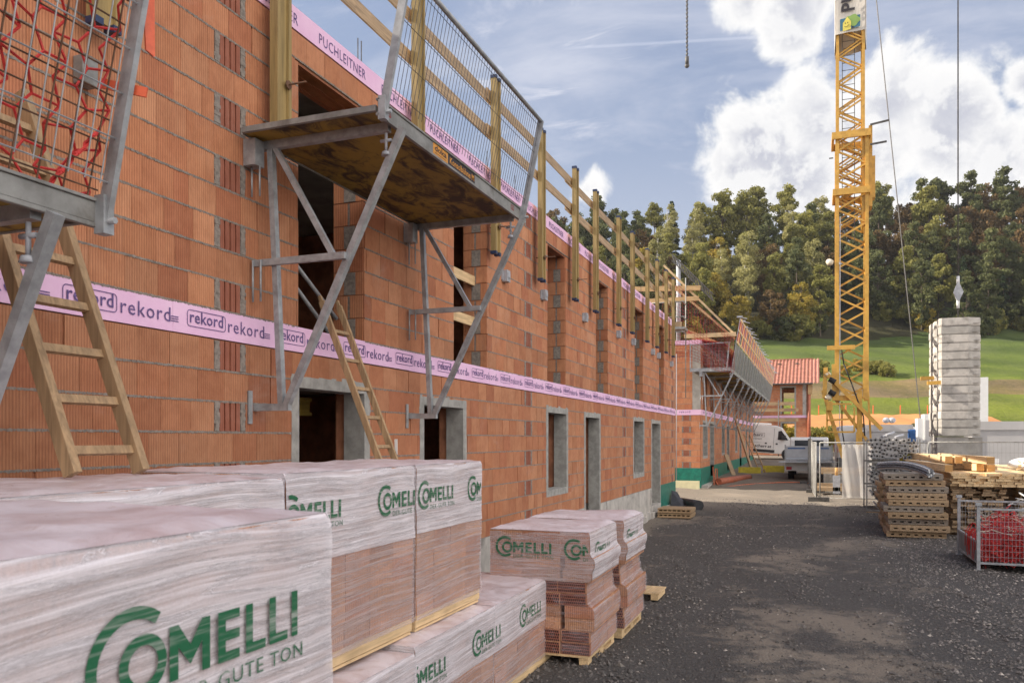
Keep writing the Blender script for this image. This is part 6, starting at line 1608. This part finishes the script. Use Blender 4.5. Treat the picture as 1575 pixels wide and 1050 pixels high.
# orange net on the slope
T = thing('orange_barrier', 'long orange barrier net on the slope behind the vans', 'barrier', (0, 98, 3))
q = MB(); q.smooth = True
for i in range(61):
    s = 8 + i * .88; hgt = 1.0 if i < 58 else 1 - (i - 57) * .25
    for k in range(6):
        t_ = 94.5 + k * 1.9 - (1 - hgt) * 0; x, y = ts2xy(t_, s); q.v.append((x, y, gz(t_) + .55 * (1 if k < 5 else .2) * hgt + .12 * math.sin(s * 1.3 + k)))
for i in range(60):
    for k in range(5): q.face((i * 6 + k, i * 6 + k + 1, (i + 1) * 6 + k + 1, (i + 1) * 6 + k))
q.build('net', 'orange_net', T); q = MB()
for i in range(0, 61, 4): x, y = ts2xy(104.3, 8 + i * .88); q.tube((x, y, gz(104.3)), (x, y, gz(104.3) + 1.3), .06, 5)
q.build('stake', 'orange_tape', T)
# ------------------------------------------------------------------ trees
def leaf_mesh(name, C, N, size, mat, rg, parent):
    """C: leaf centres (n,3), N: outward directions; two-triangle leaf tufts, random tilt"""
    n = len(C); rv_ = rg.normal(size=(n, 3)); nn_ = N * 0.6 + rv_ * 0.7; nn_ /= np.linalg.norm(nn_, axis=1)[:, None] + 1e-9
    up = rg.normal(size=(n, 3)); a = np.cross(nn_, up); a /= np.linalg.norm(a, axis=1)[:, None] + 1e-9; b_ = np.cross(nn_, a)
    s = size * rg.uniform(.55, 1.25, (n, 1)); a *= s; b_ *= s * rg.uniform(.45, .8, (n, 1))
    V = np.stack([C - a, C - b_ * .9, C + a, C + b_], axis=1).reshape(-1, 3).astype(np.float32)
    me = bpy.data.meshes.new(name); me.vertices.add(4 * n); me.vertices.foreach_set('co', V.ravel()); me.loops.add(4 * n); me.loops.foreach_set('vertex_index', np.arange(4 * n, dtype=np.int32))
    me.polygons.add(n); me.polygons.foreach_set('loop_start', np.arange(0, 4 * n, 4, dtype=np.int32)); me.polygons.foreach_set('loop_total', np.full(n, 4, dtype=np.int32))
    me.materials.append(MATS[mat]); me.update(calc_edges=True); me.validate()
    o = bpy.data.objects.new(name, me); COL.objects.link(o); o.parent = parent; return o
def tree_proto(kind, mat, H, rad, base, nclump, nleaf, lsize, seed, bark='bark', cr=(.9, 1.7), flat=.8, lean=.0):
    rg = np.random.default_rng(seed); r = random.Random(seed)
    T = thing(kind, '', 'tree'); tr = MB(); tr_r = H * .011 + .05
    pts = [(0, 0, -.5)]; x = y = 0
    for k in range(1, 7): x += r.uniform(-.18, .18) + lean * .2; y += r.uniform(-.18, .18); pts.append((x, y, H * .93 * k / 6))
    for i, (a, b_) in enumerate(zip(pts[:-1], pts[1:])): tr.tube(a, b_, tr_r * (1 - i / 7), 7, r2=tr_r * (1 - (i + 1) / 7), caps=False)
    Cs = []; Rs = []
    zc_, hz = (base + H) / 2, (H - base) / 2
    while len(Cs) < nclump:
        u = rg.uniform(-1, 1, 3)
        if kind == 'fir_tree':
            k = rg.uniform(0, 1) ** .8; a = rg.uniform(0, 6.28); rr_ = rad * (1 - k) * rg.uniform(.35, 1.0) + .1; Cs.append((rr_ * math.cos(a), rr_ * math.sin(a), base + (H - base) * k)); Rs.append(.35 + .75 * (1 - k)); continue
        d = np.linalg.norm(u)
        if d > 1 or d < .35: continue
        w = 1.0 - .35 * max(0, u[2]) - .15 * max(0, -u[2])
        Cs.append((u[0] * rad * w, u[1] * rad * w, zc_ + u[2] * hz)); Rs.append(rg.uniform(*cr))
    per = max(1, nleaf // nclump); CC = []; NN = []
    for c, R_ in zip(Cs, Rs):
        d = rg.normal(size=(per, 3)); d /= np.linalg.norm(d, axis=1)[:, None]
        k = rg.uniform(.45, 1.08, (per, 1)); off = d * k * R_; off[:, 2] *= flat
        if kind == 'birch_tree': off[:, 2] -= np.abs(off[:, 0]) * .35 + rg.uniform(0, .8, per) * .5
        if kind == 'fir_tree': off[:, 2] = off[:, 2] * .35 - np.hypot(off[:, 0], off[:, 1]) * .25
        CC.append(np.array(c) + off); NN.append(d)
        k2 = min(5, max(1, int((c[2] - .8) / (H * .93) * 6))); bpt = pts[k2]; 
        if kind != 'fir_tree' and r.random() < .75: tr.tube((bpt[0], bpt[1], min(bpt[2], c[2] - .3)), c, tr_r * .30, 4, r2=.02, caps=False)
    tr.build('trunk', bark, T); leaf_mesh('crown', np.concatenate(CC), np.concatenate(NN), lsize, mat, rg, T)
    return T
PR = {
 'dark': [tree_proto('broadleaf_tree', 'leaf_dark', 22, 3.5, 2.5, 58, 7800, .36, 1, cr=(.7, 1.4)), tree_proto('broadleaf_tree', 'leaf_dark', 19, 4.2, 1.5, 60, 7800, .36, 2, cr=(.8, 1.5))],
 'green': [tree_proto('broadleaf_tree', 'leaf_green', 22, 2.9, 5, 50, 7400, .30, 3, cr=(.6, 1.3)), tree_proto('broadleaf_tree', 'leaf_green', 19, 3.6, 3.0, 54, 7400, .32, 4, cr=(.7, 1.4))],
 'birch': [tree_proto('birch_tree', 'leaf_birch', 22, 2.4, 7, 40, 6000, .24, 5, 'birch_bark', (.7, 1.3)), tree_proto('birch_tree', 'leaf_birch', 20, 2.7, 6, 42, 6200, .24, 6, 'birch_bark', (.7, 1.4))],
 'yellow': [tree_proto('broadleaf_tree', 'leaf_yellow', 13, 3.4, 1.0, 38, 5600, .32, 7), tree_proto('broadleaf_tree', 'leaf_yellow', 17, 3.6, 2, 40, 6000, .32, 8)],
 'russet': [tree_proto('broadleaf_tree', 'leaf_russet', 20, 4.8, 1.5, 58, 7800, .36, 9), tree_proto('broadleaf_tree', 'leaf_russet', 17, 4.2, 1.5, 48, 7000, .36, 10)],
 'fir': [tree_proto('fir_tree', 'leaf_fir', 21, 3.5, 1.0, 120, 8000, .36, 11)],
 'bush': [tree_proto('bush', 'leaf_green', 5.0, 3.0, .1, 26, 3400, .28, 12, cr=(.6, 1.1)), tree_proto('bush', 'leaf_dark', 4.5, 3.0, .1, 26, 3400, .28, 13, cr=(.6, 1.1)), tree_proto('bush', 'leaf_yellow', 4.2, 2.2, .2, 18, 2400, .22, 14, cr=(.6, 1.0))],
}
words = {'dark': 'dark broadleaf tree', 'green': 'green broadleaf tree', 'birch': 'pale birch', 'yellow': 'yellow autumn tree', 'russet': 'russet autumn tree', 'fir': 'narrow dark conifer', 'bush': 'bushy shrub'}
used = set(); seen_lab = {}
def px_of(x, y, z):
    xc = TC * x + TS * y; zc_ = -TS * x + TC * y; return 787.5 + 1240 * xc / zc_, 675 - 1240 * (z - CAM_H) / zc_
def place_tree(kind, t_, s, rnd_, scale=None, where=''):
    x, y = ts2xy(t_, s); z = gz(t_) - .2; px, _ = px_of(x, y, z)
    pi = rnd_.randrange(len(PR[kind])); proto = PR[kind][pi]
    sc_ = scale or rnd_.uniform(.82, 1.12)
    if kind == 'fir': sc_ *= .84
    if (kind, pi) in used: o = copy_tree(proto)
    else: o = proto; used.add((kind, pi))
    o.location = (x, y, z); o.rotation_euler = (0, 0, rnd_.uniform(0, 6.28)); o.scale = (sc_ * rnd_.uniform(.9, 1.1), sc_ * rnd_.uniform(.9, 1.1), sc_)
    band = ('behind the near guard posts' if px < 905 else 'behind the middle guard posts' if px < 960 else 'above the brick wall end' if px < 1020 else 'above the gable rafters' if px < 1080 else 'above the red eaves boards' if px < 1150 else 'above the tiled house' if px < 1225 else 'just left of the crane mast' if px < 1283 else 'behind the crane mast' if px < 1335 else 'just right of the crane mast' if px < 1390 else 'left of the ballast rope' if px < 1440 else 'behind the ballast rope' if px < 1500 else 'right of the ballast rope')
    h_ = 'tall ' if sc_ > 1.0 else 'smaller ' if sc_ < .9 else ''
    lab = h_ + words[kind] + ' ' + where + ' ' + band
    if len(lab.split()) > 12: lab = words[kind] + ' ' + where + ' ' + band
    o['label'] = lab; o['group'] = ('trees ' if kind != 'bush' else 'shrubs ') + where + ' ' + band
    return o
rt = random.Random(77)
def edge(s):
    t_ = 174 + 2 * math.sin(s * .3)
    px = 787.5 + 1240 * s / 178
    t_ += 26 * math.exp(-((px - 1338) / 48) ** 2) - 3 * (px < 1160) + (4 if px > 1290 else 0)
    return t_
def pick(px, row):
    u = rt.random()
    if px < 1000: return 'dark' if u < .55 else 'russet' if u < .7 else 'green' if u < .9 else 'yellow'
    if px < 1290:
        if row == 0: return 'green' if u < .40 else 'yellow' if u < .60 else 'birch' if u < .80 else 'dark' if u < .92 else 'russet'
        if row >= 4: return 'green' if u < .46 else 'birch' if u < .68 else 'fir' if u < .80 else 'dark' if u < .85 else 'yellow'
        return 'green' if u < .36 else 'birch' if u < .66 else 'yellow' if u < .78 else 'russet' if u < .87 else 'dark'
    if row <= 2: return 'dark' if u < .62 else 'fir' if u < .80 else 'green' if u < .92 else 'russet'
    return 'russet' if u < .55 else 'dark' if u < .92 else 'green'
rows = [0, 8.5, 18, 28, 39, 51]
for ri, dt in enumerate(rows):
    s = 4 + rt.uniform(0, 3) - 2 * ri
    lim = 140 + ri * 8
    while s < lim:
        px0 = 787.5 + 1240 * s / (178 + dt)
        t_ = edge(s) + dt + rt.uniform(-3, 3)
        if dt > 25: t_ = 176 + dt + rt.uniform(-3, 3)
        if px0 > 820:
            k = pick(px0, ri)
            sc_ = rt.uniform(.80, 1.05)
            if ri == 0: sc_ *= .82
            if ri >= 4: sc_ *= (.94 if px0 < 1000 else 1.20 if px0 < 1250 else 1.22 if px0 < 1420 else 1.34)
            wh = ('at the forest edge', 'behind the forest edge', 'low in the forest', 'halfway up the forest', 'high in the forest', 'on the skyline')[ri]
            place_tree(k, t_, s, rt, sc_, wh)
        s += rt.uniform(4.6, 7.0) + (.8 if ri < 2 else .2)
# shrubs along the forest edge and on the meadow
for i in range(60):
    s = 22 + i * 2.0 + rt.uniform(-1, 1); o = place_tree('bush', edge(s) - 1.5 + rt.uniform(-2, 5), s, rt, rt.uniform(.7, 1.35), 'under the forest edge')
for (px, py, t_, sc_) in ((1355, 580, 133, .55), (1342, 575, 134, .5), (1364, 590, 131, .5), (1262, 585, 132, .6), (1300, 580, 134, .5), (1318, 570, 137, .55)):
    place_tree('bush', t_, (px - 787.5) / 1240 * t_, rt, sc_, 'on the green meadow')
for (px, t_, sc_) in ((1248, 84, .5), (1258, 85, .55), (1268, 84, .5), (1280, 86, .5), (1205, 86, .6), (1215, 85, .55), (1235, 87, .5), (1425, 92, .45), (1420, 95, .4)):
    place_tree('bush', t_, (px - 787.5) / 1240 * t_, rt, sc_, 'below the orange net')

# sort out look-alikes: name each by its place among them
_by = {}
for o in list(COL.objects):
    if o.parent is None and o.get('group') and o.get('label') and (o.name.startswith(('broadleaf', 'birch', 'fir_', 'bush'))): _by.setdefault(o['label'], []).append(o)
_ord = ['first', 'second', 'third', 'fourth', 'fifth', 'sixth', 'seventh', 'eighth', 'ninth', 'tenth', 'eleventh', 'twelfth', 'thirteenth', 'fourteenth', 'fifteenth', 'sixteenth']
for lab, os_ in _by.items():
    if len(os_) < 2: continue
    os_.sort(key=lambda o: px_of(*o.location)[0])
    for i, o in enumerate(os_):
        o['label'] = _ord[min(i, 15)] + ' from left, ' + lab
# ------------------------------------------------------------------ thin volume added to lift the forest shadows
hm = bpy.data.materials.new('added_haze'); hm.use_nodes = True; ht = hm.node_tree; ht.nodes.clear()
pv = ht.nodes.new('ShaderNodeVolumePrincipled'); pv.inputs['Color'].default_value = (.86, .90, .96, 1); pv.inputs['Density'].default_value = 0.00012; pv.inputs['Anisotropy'].default_value = 0.2
ho_ = ht.nodes.new('ShaderNodeOutputMaterial'); ht.links.new(pv.outputs[0], ho_.inputs['Volume']); MATS['added_haze'] = hm
q = MB(); q.box(-900, 900, -560, 950, -1.5, 125); hz = q.build('haze', 'added_haze'); tag(hz, kind='stuff', label='thin pale haze added to lift the forest shadows', cat='haze')
